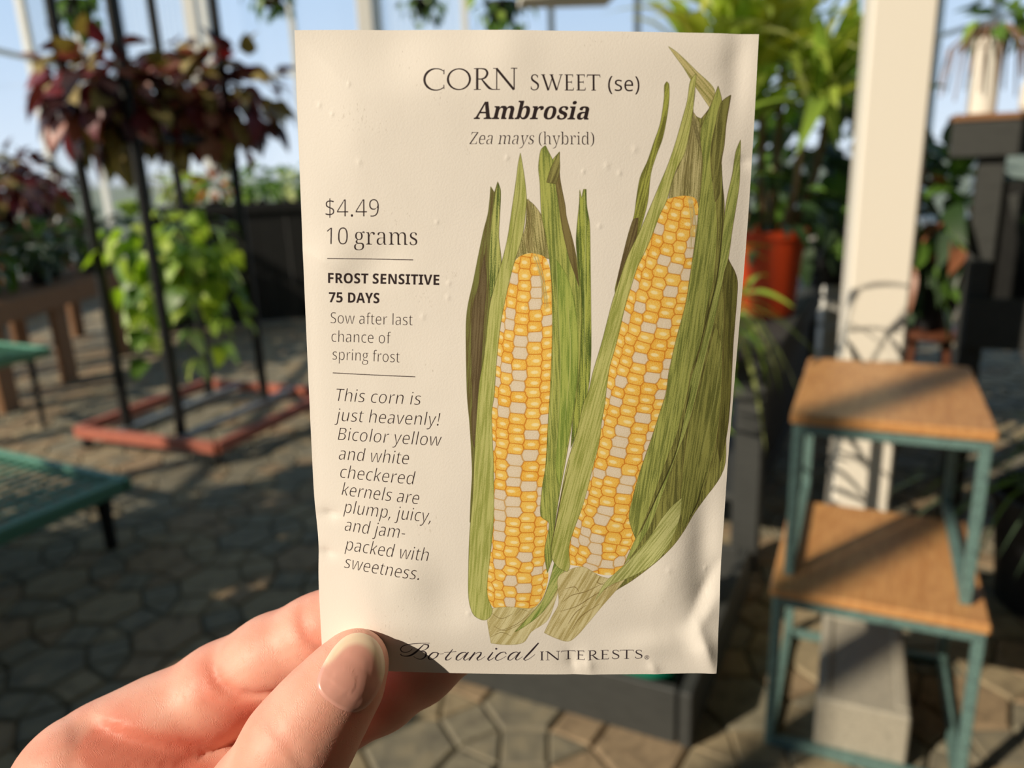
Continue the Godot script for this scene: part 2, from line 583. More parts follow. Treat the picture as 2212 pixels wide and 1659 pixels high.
	script_pen([1250, 138, 1204, 192, 1158, 244, 1134, 272, 1146, 283, 1176, 270, 1222, 234], [9, 14, 13, 9, 5, 3, 3], d)
	disc(820 + 918 / 3.687, 1340 + 181 / 3.687, 3.4, d)
	for c in [["I", 1162.5, 1170], ["N", 1174, 1205.5], ["T", 1207.5, 1238], ["E", 1240.5, 1258], ["R", 1265, 1290], ["E", 1292, 1310], ["S", 1316, 1332], ["T", 1333, 1362.5], ["S", 1365.5, 1381.5]]: capital(c[0], c[1], c[2], 1417.0, 20.0, d, 1.25)
	var ring := tex(1391, 1414.3)
	var o := PackedVector2Array()
	var i := PackedVector2Array()
	for q in 24:
		o.append(ring + Vector2.from_angle(TAU * q / 24) * 7.6)
		i.append(ring + Vector2.from_angle(TAU * q / 24) * 6.2)
	ink([o, i], d, 0.8)
	words("sans", "R", Vector2(1388.8, 1417.0), Vector2(1393.4, 1417.0), 5.2, d)

# ---- the drawing of the two ears of corn
func blade(a: Array, dark: Color, light: Color, from: Vector2, to: Vector2, sd: float, edge := Color(0.27, 0.27, 0.1), fine := 1.0) -> void:
	# one husk leaf: fine lines along its length, a pencil edge
	dark = dark.lerp(Color(0.74, 0.76, 0.42), 0.14)
	light = light.lerp(Color(0.80, 0.81, 0.50), 0.14)
	var poly := smooth(outline(a))
	var c := cover([poly])
	var cov: PackedFloat32Array = c[4]
	var p := tex(from.x, from.y)
	var q := tex(to.x, to.y)
	var ax := (q - p).normalized()
	var w: int = c[2]
	for y in c[3]:
		for x in w:
			var al: float = cov[y * w + x]
			if al <= 0.003: continue
			al = minf(al, 1.0)
			var d := Vector2(c[0] + x, c[1] + y) - p
			var along := d.dot(ax)
			var across := d.x * ax.y - d.y * ax.x
			var n := 0.5 + 0.55 * grain.get_noise_2d(across * 2.3 * fine + sd * 97.0, along * 0.07) + 0.35 * grain.get_noise_2d(across * 7.0 * fine, along * 0.25 + sd * 31.0) + 0.3 * grain.get_noise_2d(d.x * 5.0 + 500.0, d.y * 5.0) + 0.3 * grain.get_noise_2d(across * 0.5 + sd * 13.0, along * 0.1)
			n = clampf(n * 1.05 + 0.1, 0.0, 1.0)
			var i: int = ((c[1] + y) * TW + c[0] + x) * 3
			cv[i] = int(lerpf(cv[i], lerpf(dark.r, light.r, n) * 255.0, al))
			cv[i + 1] = int(lerpf(cv[i + 1], lerpf(dark.g, light.g, n) * 255.0, al))
			cv[i + 2] = int(lerpf(cv[i + 2], lerpf(dark.b, light.b, n) * 255.0, al))
	var n2 := poly.size()
	var rim := poly.duplicate()
	rim.append(poly[0])
	ink([ribbon(rim, [1.6, 2.0, 1.4, 2.2, 1.6])], edge, 0.45)

func kernels(a: Array, top: Vector2, foot: Vector2, rows: float, columns: float, bow: float, sd: int) -> void:
	# the ear itself: rounded kernels packed in rows, yellow with white ones among them
	var poly := smooth(outline(a))
	var c := cover([poly])
	var cov: PackedFloat32Array = c[4]
	var p := tex(top.x, top.y)
	var q := tex(foot.x, foot.y)
	var ax := (q - p).normalized()
	var side := Vector2(ax.y, -ax.x)
	var length := p.distance_to(q)
	var r := RandomNumberGenerator.new()
	r.seed = sd
	var seeds := {}
	for gy in range(-3, int(rows) + 5):
		for gx in range(-6, 7):
			var loose := smoothstep(0.72, 0.95, gy / rows)
			var yo := (0.5 if posmod(gx, 2) else 0.0) + r.randf_range(-0.14, 0.14) * (1.0 + loose)
			var xo := r.randf_range(-0.10, 0.10) * (1.0 + 1.4 * loose)
			var white := r.randf() < 0.24
			seeds[gy * 64 + gx] = [gx + 0.5 + xo, gy + 0.5 + yo, white, r.randf(), r.randf_range(-0.15, 0.15)]
	var w: int = c[2]
	for y in c[3]:
		for x in w:
			var al: float = cov[y * w + x]
			if al <= 0.003: continue
			al = minf(al, 1.0)
			var d := Vector2(c[0] + x, c[1] + y) - p
			var v := d.dot(ax) / length * rows
			var u := d.dot(side) / length * columns
			var t := v / rows
			u = u / (1.0 - bow * (t - 0.62) * (t - 0.62))
			u = signf(u) * 2.1 * asin(clampf(absf(u) / 2.1, 0.0, 0.999)) if absf(u) < 1.9 else signf(u) * (2.37 + (absf(u) - 1.9) * 1.6)
			v += 0.06 * u * u
			var iu := int(floor(u))
			var iv := int(floor(v))
			var f1 := 9.0
			var f2 := 9.0
			var best: Array = []
			var bx := 0.0
			var by := 0.0
			for gy in range(iv - 1, iv + 2):
				for gx in range(iu - 1, iu + 2):
					var s = seeds.get(gy * 64 + gx)
					if s == null: continue
					var dx: float = absf(u - s[0])
					var dy: float = absf(v - s[1])
					var e := sqrt(dx * dx + dy * dy) * 0.5 + maxf(dx, dy) * 0.5
					if e < f1:
						f2 = f1
						f1 = e
						best = s
						bx = u - s[0]
						by = v - s[1]
					elif e < f2: f2 = e
			if best.is_empty(): continue
			var col: Color
			var rim := f2 - f1
			var g := grain.get_noise_2d((c[0] + x) * 5.0, (c[1] + y) * 5.0)
			if best[2]:
				col = Color(0.93, 0.88, 0.80).lerp(Color(0.88, 0.80, 0.66), clampf(f1 * 0.8 + g * 0.5, 0, 1))
				col = col.lerp(Color(0.80, 0.62, 0.36), smoothstep(0.16, 0.02, rim) * 0.8)
			else:
				col = Color(0.98, 0.83, 0.44).lerp(Color(0.94, 0.68, 0.22), clampf(f1 * 1.3 - 0.2 + g * 0.6 + (best[3] - 0.5) * 0.5, 0, 1))
				col = col.lerp(Color(0.99, 0.83, 0.42), smoothstep(0.5, 0.95, t) * 0.45 * best[3])
				var sx: float = (bx - best[4]) / 0.32
				var sy: float = (by - 0.03) / 0.20
				col = col.lerp(Color(0.99, 0.94, 0.74), smoothstep(1.1, 0.2, sx * sx + sy * sy) * 0.85)
				col = col.lerp(Color(0.82, 0.50, 0.15), smoothstep(0.12, 0.02, rim) * 0.85)
			var i: int = ((c[1] + y) * TW + c[0] + x) * 3
			cv[i] = int(lerpf(cv[i], col.r * 255.0, al))
			cv[i + 1] = int(lerpf(cv[i + 1], col.g * 255.0, al))
			cv[i + 2] = int(lerpf(cv[i + 2], col.b * 255.0, al))

func hairs(a: Array, count: int, col: Color, sd: int, spread: float) -> void:    # strands of silk along a measured path
	var r := RandomNumberGenerator.new()
	r.seed = sd
	for n in count:
		var o := r.randf_range(-spread, spread)
		var b := []
		for k in range(0, a.size() - 1, 2):
			b.append_array([a[k] + o * (0.4 + k * 0.12) + r.randf_range(-3, 3), a[k + 1] + r.randf_range(-6, 6)])
		pen(b, [0.8, 1.5, 1.2], col.lerp(Color(0.75, 0.72, 0.5), r.randf() * 0.8), 0.8)

func corn() -> void:
	var pale := rgb(186, 190, 110)
	var lime := rgb(172, 182, 84)
	var mid := rgb(126, 146, 58)
	var green := rgb(112, 150, 52)
	var deep_ := rgb(62, 82, 32)
	var olive := rgb(112, 116, 60)
	var brown := rgb(88, 72, 44)
	var umber := rgb(74, 56, 40)
	# left ear, back leaves first
	blade([1060, 406, 1068, 419, 1075, 396, 1081, 416, 1079, 466, 1077, 512, 1082, 572, 1068, 640, 1048, 800, 1032, 1000, 1018, 1117, 1014, 1117, 1016, 1065, 1019, 1016, 1018, 977, 1014, 907, 1009, 850, 1007, 764, 1007, 698, 1011, 658, 1023, 605, 1035, 545, 1045, 499, 1055, 459], brown, olive, Vector2(1070, 400), Vector2(1020, 1000), 1.0)
	blade([1069, 425, 1075, 398, 1081, 416, 1079, 466, 1077, 512, 1081, 572, 1066, 640, 1057, 640, 1056, 560, 1062, 480], deep_, pale, Vector2(1074, 400), Vector2(1066, 640), 2.0)
	blade([1046, 548, 1051, 612, 1045, 681, 1040, 764, 1034, 860, 1024, 960, 1020, 940, 1020, 850, 1018, 731, 1021, 665, 1036, 608, 1042, 572], umber, rgb(104, 88, 66), Vector2(1046, 548), Vector2(1022, 900), 3.0, umber)
	blade([1248, 413, 1252, 432, 1256, 413, 1262, 413, 1263, 449, 1269, 486, 1270, 565, 1271, 665, 1271, 764, 1266, 830, 1250, 900, 1228, 960, 1236, 850, 1247, 720, 1247, 600, 1240, 525, 1247, 442], deep_, lime, Vector2(1256, 413), Vector2(1262, 830), 4.0)
	pen([1258, 420, 1260, 500, 1258, 640, 1258, 780], [2, 3, 2], rgb(188, 196, 120), 0.8)
	# silk and cob
	blade([1136, 433, 1152, 446, 1169, 472, 1176, 506, 1187, 560, 1156, 556, 1129, 556, 1111, 568, 1119, 529, 1133, 492], rgb(104, 98, 56), rgb(196, 186, 132), Vector2(1146, 433), Vector2(1160, 560), 5.0, brown, 1.6)
	hairs([1138, 438, 1146, 480, 1140, 520, 1150, 556], 16, rgb(96, 84, 44), 3, 9.0)
	kernels([1133, 549, 1152, 548, 1176, 558, 1188, 598, 1190, 665, 1190, 764, 1186, 850, 1184, 900, 1180, 945, 1174, 1012, 1166, 1065, 1165, 1103, 1182, 1121, 1174, 1169, 1180, 1232, 1169, 1276, 1144, 1303, 1100, 1304, 1067, 1300, 1049, 1274, 1049, 1235, 1056, 1187, 1062, 1117, 1063, 1047, 1061, 977, 1059, 935, 1059, 883, 1064, 840, 1069, 781, 1076, 714, 1084, 665, 1100, 598, 1112, 562], Vector2(1146, 545), Vector2(1112, 1304), 34.0, 23.0, 0.9, 11)
	hairs([1152, 548, 1168, 600, 1176, 660], 9, rgb(188, 170, 110), 5, 10.0)
	# stem end
	blade([1052, 1300, 1095, 1297, 1144, 1301, 1166, 1284, 1192, 1222, 1219, 1225, 1200, 1271, 1179, 1327, 1144, 1352, 1126, 1376, 1090, 1380, 1058, 1376, 1054, 1351, 1050, 1323], rgb(186, 170, 118), rgb(228, 218, 176), Vector2(1180, 1230), Vector2(1080, 1380), 6.0, rgb(150, 138, 90), 0.6)
	blade([1194, 1200, 1214, 1222, 1196, 1268, 1168, 1310, 1130, 1340, 1108, 1352, 1150, 1306, 1172, 1276], rgb(108, 136, 56), rgb(190, 194, 120), Vector2(1200, 1215), Vector2(1120, 1345), 7.0)
	for l in [[1070, 1350, 1110, 1336, 1150, 1305], [1064, 1338, 1088, 1348, 1130, 1330], [1060, 1310, 1080, 1322, 1104, 1312], [1058, 1362, 1080, 1352, 1100, 1360], [1110, 1316, 1122, 1302, 1138, 1308]]: pen(l, [1, 2.4, 1], rgb(128, 112, 66), 0.7)
	# right leaf
	blade([1176, 320, 1191, 350, 1206, 333, 1206, 386, 1217, 446, 1220, 472, 1237, 539, 1248, 598, 1251, 665, 1249, 731, 1246, 797, 1240, 850, 1231, 907, 1217, 988, 1203, 1065, 1193, 1135, 1191, 1187, 1178, 1226, 1172, 1180, 1182, 1121, 1164, 1103, 1167, 1047, 1175, 995, 1181, 890, 1184, 850, 1189, 731, 1189, 632, 1184, 565, 1176, 512, 1167, 466, 1164, 399, 1161, 366, 1166, 330], rgb(100, 116, 52), rgb(178, 184, 96), Vector2(1182, 340), Vector2(1212, 900), 8.0)
	blade([1197, 560, 1222, 600, 1240, 680, 1243, 780, 1233, 880, 1216, 970, 1204, 1040, 1196, 1000, 1204, 880, 1206, 760, 1200, 640], rgb(112, 138, 56), rgb(172, 186, 92), Vector2(1212, 560), Vector2(1212, 960), 9.0, rgb(80, 104, 34))
	blade([1206, 334, 1206, 386, 1217, 446, 1220, 472, 1237, 539, 1246, 620, 1240, 600, 1226, 560, 1212, 500, 1202, 430, 1196, 380], brown, rgb(122, 108, 66), Vector2(1204, 340), Vector2(1240, 600), 10.0, umber)
	blade([1205, 334, 1206, 372, 1198, 402, 1178, 398, 1188, 366], rgb(92, 84, 48), rgb(150, 146, 86), Vector2(1205, 336), Vector2(1184, 398), 11.0)
	for l in [[1186, 610, 1192, 760, 1186, 900, 1176, 1020], [1194, 470, 1200, 620, 1206, 800, 1198, 960], [1222, 660, 1228, 760, 1216, 900]]: pen(l, [1.2, 2.6, 1.4], rgb(196, 200, 126), 0.7)
	# left leaf
	blade([1123, 335, 1131, 383, 1136, 433, 1134, 459, 1129, 499, 1121, 532, 1111, 562, 1101, 598, 1086, 665, 1078, 714, 1071, 781, 1066, 850, 1061, 883, 1062, 935, 1064, 977, 1065, 1047, 1064, 1117, 1057, 1187, 1051, 1239, 1051, 1274, 1061, 1302, 1056, 1318, 1042, 1325, 1021, 1313, 1011, 1278, 1011, 1204, 1014, 1134, 1020, 1065, 1023, 995, 1028, 907, 1035, 820, 1045, 764, 1056, 665, 1070, 608, 1086, 555, 1096, 512, 1104, 459, 1113, 399, 1118, 360], rgb(150, 158, 78), rgb(194, 196, 122), Vector2(1122, 340), Vector2(1036, 1300), 12.0)
	pen([1122, 345, 1120, 420, 1108, 500, 1092, 580], [1.2, 2.4, 1.2], rgb(122, 126, 60), 0.7)
	# right ear, back leaves first
	blade([1440, 107, 1459, 120, 1501, 160, 1540, 200, 1530, 240, 1511, 212, 1490, 181, 1473, 153, 1454, 127], rgb(140, 136, 76), rgb(206, 192, 140), Vector2(1440, 107), Vector2(1536, 220), 13.0, olive)
	blade([1436, 183, 1441, 189, 1441, 219, 1436, 257, 1426, 304, 1412, 341, 1400, 379, 1394, 430, 1390, 452, 1372, 510, 1340, 580, 1322, 632, 1322, 622, 1331, 586, 1340, 549, 1351, 507, 1363, 470, 1369, 430, 1377, 388, 1393, 353, 1407, 313, 1421, 273, 1430, 219, 1431, 191], rgb(98, 98, 40), rgb(166, 172, 78), Vector2(1436, 186), Vector2(1350, 520), 14.0)
	blade([1361, 478, 1372, 474, 1366, 520, 1340, 580, 1324, 628, 1330, 590, 1350, 512], umber, rgb(112, 98, 64), Vector2(1368, 474), Vector2(1324, 628), 15.0, umber)
	blade([1500, 190, 1493, 250, 1510, 262, 1530, 236, 1548, 191, 1556, 224, 1577, 210, 1572, 236, 1565, 273, 1560, 320, 1554, 356, 1556, 400, 1560, 446, 1560, 520, 1569, 562, 1584, 591, 1590, 615, 1587, 666, 1584, 697, 1580, 751, 1575, 850, 1573, 880, 1565, 942, 1560, 1016, 1517, 1079, 1492, 1112, 1472, 1143, 1447, 1174, 1405, 1212, 1360, 1247, 1325, 1268, 1290, 1292, 1270, 1300, 1300, 1250, 1340, 1219, 1368, 1156, 1352, 1110, 1380, 1000, 1416, 890, 1440, 780, 1470, 660, 1494, 520, 1500, 434, 1470, 420, 1440, 425, 1458, 365, 1482, 304, 1490, 260], rgb(82, 82, 42), rgb(144, 144, 76), Vector2(1540, 200), Vector2(1480, 1100), 16.0, umber)
	blade([1482, 304, 1493, 248, 1506, 270, 1515, 310, 1521, 400, 1508, 470, 1497, 440, 1473, 433, 1436, 442, 1446, 395, 1460, 365], rgb(112, 106, 64), rgb(198, 188, 140), Vector2(1490, 262), Vector2(1478, 440), 17.0, brown, 1.6)
	hairs([1496, 262, 1486, 330, 1478, 390, 1474, 432], 20, rgb(92, 84, 46), 9, 10.0)
	hairs([1490, 250, 1504, 300, 1514, 340], 8, rgb(70, 64, 40), 12, 7.0)
	kernels([1443, 432, 1473, 427, 1498, 436, 1503, 476, 1496, 519, 1490, 561, 1481, 606, 1475, 651, 1463, 697, 1454, 730, 1445, 766, 1436, 802, 1431, 845, 1418, 890, 1404, 935, 1390, 967, 1376, 1016, 1365, 1058, 1355, 1096, 1353, 1112, 1362, 1131, 1370, 1156, 1358, 1192, 1340, 1220, 1318, 1234, 1286, 1231, 1255, 1216, 1225, 1210, 1222, 1172, 1232, 1135, 1248, 1089, 1262, 1040, 1273, 995, 1282, 967, 1288, 935, 1291, 907, 1298, 865, 1303, 830, 1308, 787, 1317, 757, 1329, 711, 1341, 660, 1353, 621, 1368, 576, 1383, 546, 1398, 513, 1416, 467, 1432, 436], Vector2(1474, 424), Vector2(1282, 1240), 37.0, 24.0, 0.8, 23)
	hairs([1484, 430, 1492, 480, 1490, 540], 12, rgb(196, 184, 140), 15, 9.0)
	blade([1200, 1238, 1222, 1222, 1255, 1215, 1290, 1236, 1318, 1240, 1348, 1212, 1370, 1212, 1330, 1262, 1297, 1299, 1265, 1337, 1241, 1364, 1222, 1376, 1196, 1368, 1171, 1355, 1188, 1320, 1202, 1292], rgb(178, 160, 108), rgb(226, 214, 172), Vector2(1290, 1230), Vector2(1205, 1370), 18.0, rgb(146, 130, 84), 0.6)
	for l in [[1210, 1290, 1230, 1276, 1262, 1268, 1300, 1250], [1204, 1310, 1240, 1300, 1280, 1276, 1330, 1250], [1230, 1350, 1250, 1322, 1290, 1296], [1215, 1262, 1236, 1258, 1246, 1270], [1222, 1338, 1240, 1312, 1262, 1298], [1290, 1238, 1284, 1250, 1300, 1256]]: pen(l, [1, 2.8, 1], rgb(118, 98, 56), 0.7)
	# right leaves over the cob
	blade([1508, 290, 1530, 236, 1548, 191, 1556, 224, 1548, 300, 1540, 395, 1544, 500, 1536, 606, 1521, 666, 1506, 742, 1485, 802, 1479, 837, 1454, 935, 1430, 995, 1405, 1065, 1381, 1128, 1367, 1158, 1352, 1112, 1362, 1060, 1376, 1010, 1400, 940, 1416, 890, 1430, 845, 1436, 802, 1452, 732, 1474, 651, 1488, 565, 1498, 500, 1504, 440, 1512, 360], rgb(104, 114, 54), rgb(170, 176, 94), Vector2(1530, 250), Vector2(1400, 1100), 19.0, brown)
	blade([1555, 226, 1577, 210, 1572, 236, 1565, 273, 1560, 320, 1552, 356, 1550, 420, 1540, 440, 1530, 340, 1544, 264], rgb(80, 78, 40), rgb(134, 132, 72), Vector2(1574, 214), Vector2(1540, 440), 20.0, umber)
	blade([1597, 306, 1596, 356, 1594, 402, 1590, 430, 1578, 500, 1569, 561, 1554, 621, 1539, 690, 1521, 757, 1506, 817, 1482, 907, 1451, 988, 1423, 1065, 1395, 1135, 1360, 1191, 1342, 1212, 1366, 1158, 1381, 1135, 1416, 1058, 1454, 967, 1472, 890, 1483, 820, 1500, 772, 1521, 697, 1539, 621, 1551, 546, 1560, 470, 1566, 431, 1578, 380, 1586, 332], rgb(110, 124, 60), rgb(176, 184, 104), Vector2(1594, 320), Vector2(1400, 1120), 21.0, brown)
	blade([1569, 566, 1584, 591, 1590, 615, 1587, 666, 1580, 751, 1575, 850, 1568, 930, 1552, 1000, 1545, 960, 1552, 860, 1558, 760, 1560, 660, 1558, 600], rgb(64, 62, 30), rgb(108, 106, 52), Vector2(1576, 570), Vector2(1556, 980), 22.0, umber)
	blade([1540, 700, 1556, 760, 1550, 900, 1530, 1010, 1500, 1090, 1470, 1140, 1462, 1090, 1468, 1000, 1482, 910, 1508, 820], rgb(94, 98, 48), rgb(152, 154, 82), Vector2(1545, 700), Vector2(1478, 1120), 23.0, brown)
	blade([1346, 1210, 1395, 1156, 1423, 1114, 1446, 1088, 1466, 1072, 1462, 1114, 1441, 1166, 1409, 1208, 1360, 1238, 1307, 1259, 1280, 1290, 1300, 1252], rgb(146, 152, 84), rgb(204, 206, 144), Vector2(1462, 1076), Vector2(1320, 1250), 24.0, olive)
	for l in [[1546, 240, 1536, 400, 1530, 560, 1508, 700, 1478, 820], [1520, 420, 1516, 560, 1490, 700, 1456, 850, 1420, 980, 1380, 1100], [1590, 330, 1576, 470, 1552, 590, 1520, 730, 1488, 860], [1556, 700, 1540, 850, 1510, 980]]: pen(l, [1.2, 2.4, 1.4], rgb(180, 184, 112), 0.6)
	for l in [[1554, 360, 1556, 470, 1544, 600, 1520, 690, 1496, 780], [1470, 900, 1450, 980, 1410, 1070, 1378, 1138], [1486, 830, 1472, 890], [1482, 1120, 1500, 1088, 1520, 1020]]: pen(l, [1.5, 4.5, 1.5], rgb(56, 54, 26), 0.75)
	# front left leaf of the right ear
	blade([1499, 165, 1500, 175, 1497, 196, 1493, 238, 1490, 262, 1482, 304, 1472, 340, 1458, 365, 1446, 395, 1434, 436, 1418, 468, 1400, 514, 1385, 547, 1370, 577, 1355, 622, 1343, 661, 1331, 712, 1319, 758, 1310, 788, 1304, 830, 1300, 866, 1293, 907, 1290, 935, 1284, 967, 1276, 996, 1265, 1041, 1251, 1090, 1234, 1136, 1224, 1172, 1226, 1214, 1220, 1225, 1202, 1216, 1188, 1195, 1187, 1166, 1195, 1128, 1206, 1065, 1220, 995, 1241, 925, 1255, 865, 1266, 838, 1274, 802, 1292, 742, 1304, 697, 1316, 651, 1331, 606, 1349, 555, 1376, 500, 1400, 446, 1419, 402, 1436, 363, 1454, 313, 1468, 266, 1480, 224, 1487, 182], rgb(146, 154, 74), rgb(198, 198, 124), Vector2(1498, 170), Vector2(1208, 1210), 25.0)
	pen([1496, 178, 1484, 240, 1466, 306, 1446, 360], [1.2, 2.4, 1.2], rgb(120, 122, 58), 0.7)
	pen([1226, 985, 1208, 1060, 1196, 1120, 1186, 1170], [1, 3.4, 1], rgb(70, 56, 36), 0.7)

func print_sheet() -> ImageTexture:
	cv.resize(TW * TH * 3)
	grain.seed = 5
	grain.noise_type = FastNoiseLite.TYPE_SIMPLEX
	grain.frequency = 0.05
	grain.fractal_type = FastNoiseLite.FRACTAL_NONE
	for y in TH:                                   # uncoated paper
		for x in TW:
			var n := 1.2 * grain.get_noise_2d(x * 7.0, y * 7.0)
			var i := (y * TW + x) * 3
			cv[i] = int(242.0 + n)
			cv[i + 1] = int(236.0 + n)
			cv[i + 2] = int(227.0 + n)
	corn()
	lettering()
	# scuffs of dirt rubbed into the paper
	var r := RandomNumberGenerator.new()
	r.seed = 41
	for s in [[770, 250, 26, 30], [810, 280, 20, 18], [950, 210, 26, 14], [880, 140, 34, 10], [1010, 330, 10, 6], [905, 640, 16, 16], [970, 590, 10, 12], [870, 470, 30, 14], [850, 900, 18, 12], [860, 1325, 30, 26], [930, 1130, 16, 12], [820, 710, 12, 8], [1280, 90, 20, 10], [1350, 78, 10, 6], [1495, 233, 14, 8], [930, 790, 10, 6], [1320, 1290, 24, 8], [1420, 1290, 18, 6]]:
		for k in s[3]:
			var x: float = s[0] + r.randfn(0, s[2])
			var y: float = s[1] + r.randfn(0, s[2] * 0.7)
			pen([x, y, x + r.randf_range(-3, 3), y + r.randf_range(2, 7)], [0.6, 1.6, 0.5], rgb(150, 138, 122), r.randf_range(0.1, 0.34), 2)
	var im := Image.create_from_data(TW, TH, false, Image.FORMAT_RGB8, cv)
	return ImageTexture.create_from_image(im)

# ================================================================ the packet
var face_o := Vector3.ZERO           # top left corner of the flat face, in the world
var face_u := Vector3.ZERO           # along its top edge, whole length
var face_v := Vector3.ZERO           # down its side, whole length
var face_n := Vector3.ZERO           # towards the reader
var dents := []                      # [u, v, du, dv, height in mm, turn]: dents and swellings of the paper
var folds := []                      # [from, to, reach across, height in mm]: creases

func place_face() -> void:
	face_o = EYE + cam_basis * Vector3(-0.0389, 0.0633, -0.1378)
	face_u = (cam_basis * Vector3(0.9999, -0.0095, 0.0019)).normalized()
	face_n = (cam_basis * Vector3(-0.0060, -0.2020, 0.9790)).normalized()
	face_v = -face_n.cross(face_u).normalized()
	if face_v.dot(cam_basis.y) > 0.0: face_v = -face_v
	face_u *= PW
	face_v *= PH

func relief(u: float, v: float) -> float:      # how far the front stands out at that place, metres
	var e := minf(minf(u, 1.0 - u) * PW, minf(v, 1.0 - v) * PH)
	var calm := smoothstep(0.0, 0.012, e)
	var h := 0.3 + 1.25 * (1.0 - exp(-maxf(minf(u, 1.0 - u) * PW, 0.0) / 0.008)) * (1.0 - exp(-maxf(minf(v, 1.0 - v) * PH, 0.0) / 0.010))
	h += 1.7 * (1.0 - pow(2.0 * u - 1.0, 2)) * lerpf(0.75, 1.0, calm)
	h += calm * (0.6 * sin(u * 5.1 + 0.6) * sin(v * 6.3 + 1.9) + 0.30 * grain.get_noise_2d(u * 70.0, v * 105.0) + 0.10 * grain.get_noise_2d(u * 190.0 + 40.0, v * 280.0))
	for d in dents:
		var q := Vector2((u - d[0]) * PW, (v - d[1]) * PH).rotated(d[5])
		var s: float = pow(q.x / (d[2] * 0.001), 2) + pow(q.y / (d[3] * 0.001), 2)
		if s < 9.0: h += d[4] * exp(-s)
	for f in folds:
		var a: Vector2 = f[0]
		var b: Vector2 = f[1]
		var p := Vector2(u * PW, v * PH)
		var t := clampf((p - a).dot(b - a) / (b - a).length_squared(), 0.0, 1.0)
		var dist := p.distance_to(a.lerp(b, t)) * 1000.0
		if dist < f[2] * 3.0: h += f[3] * exp(-dist / f[2]) * (1.0 - absf(t * 2.0 - 1.0) * 0.6)
	return h * 0.001

func fold(xa: float, ya: float, xb: float, yb: float, reach: float, high: float) -> void:
	var a := face(xa, ya)
	var b := face(xb, yb)
	folds.append([Vector2(a.x * PW, a.y * PH), Vector2(b.x * PW, b.y * PH), reach, high])

func dent(x: float, y: float, across: float, down: float, high: float, turn := 0.0) -> void:
	var a := face(x, y)
	dents.append([a.x, a.y, across, down, high, turn])

func edge_of(side: int, v: float) -> float:    # the left and right edges bow a little
	if side == 0:
		return 0.004 * sin(v * PI) * -1.0 + 0.006 * exp(-pow((v - 0.77) / 0.05, 2)) * 0.9
	return 1.0 + 0.004 * sin(v * 7.0)

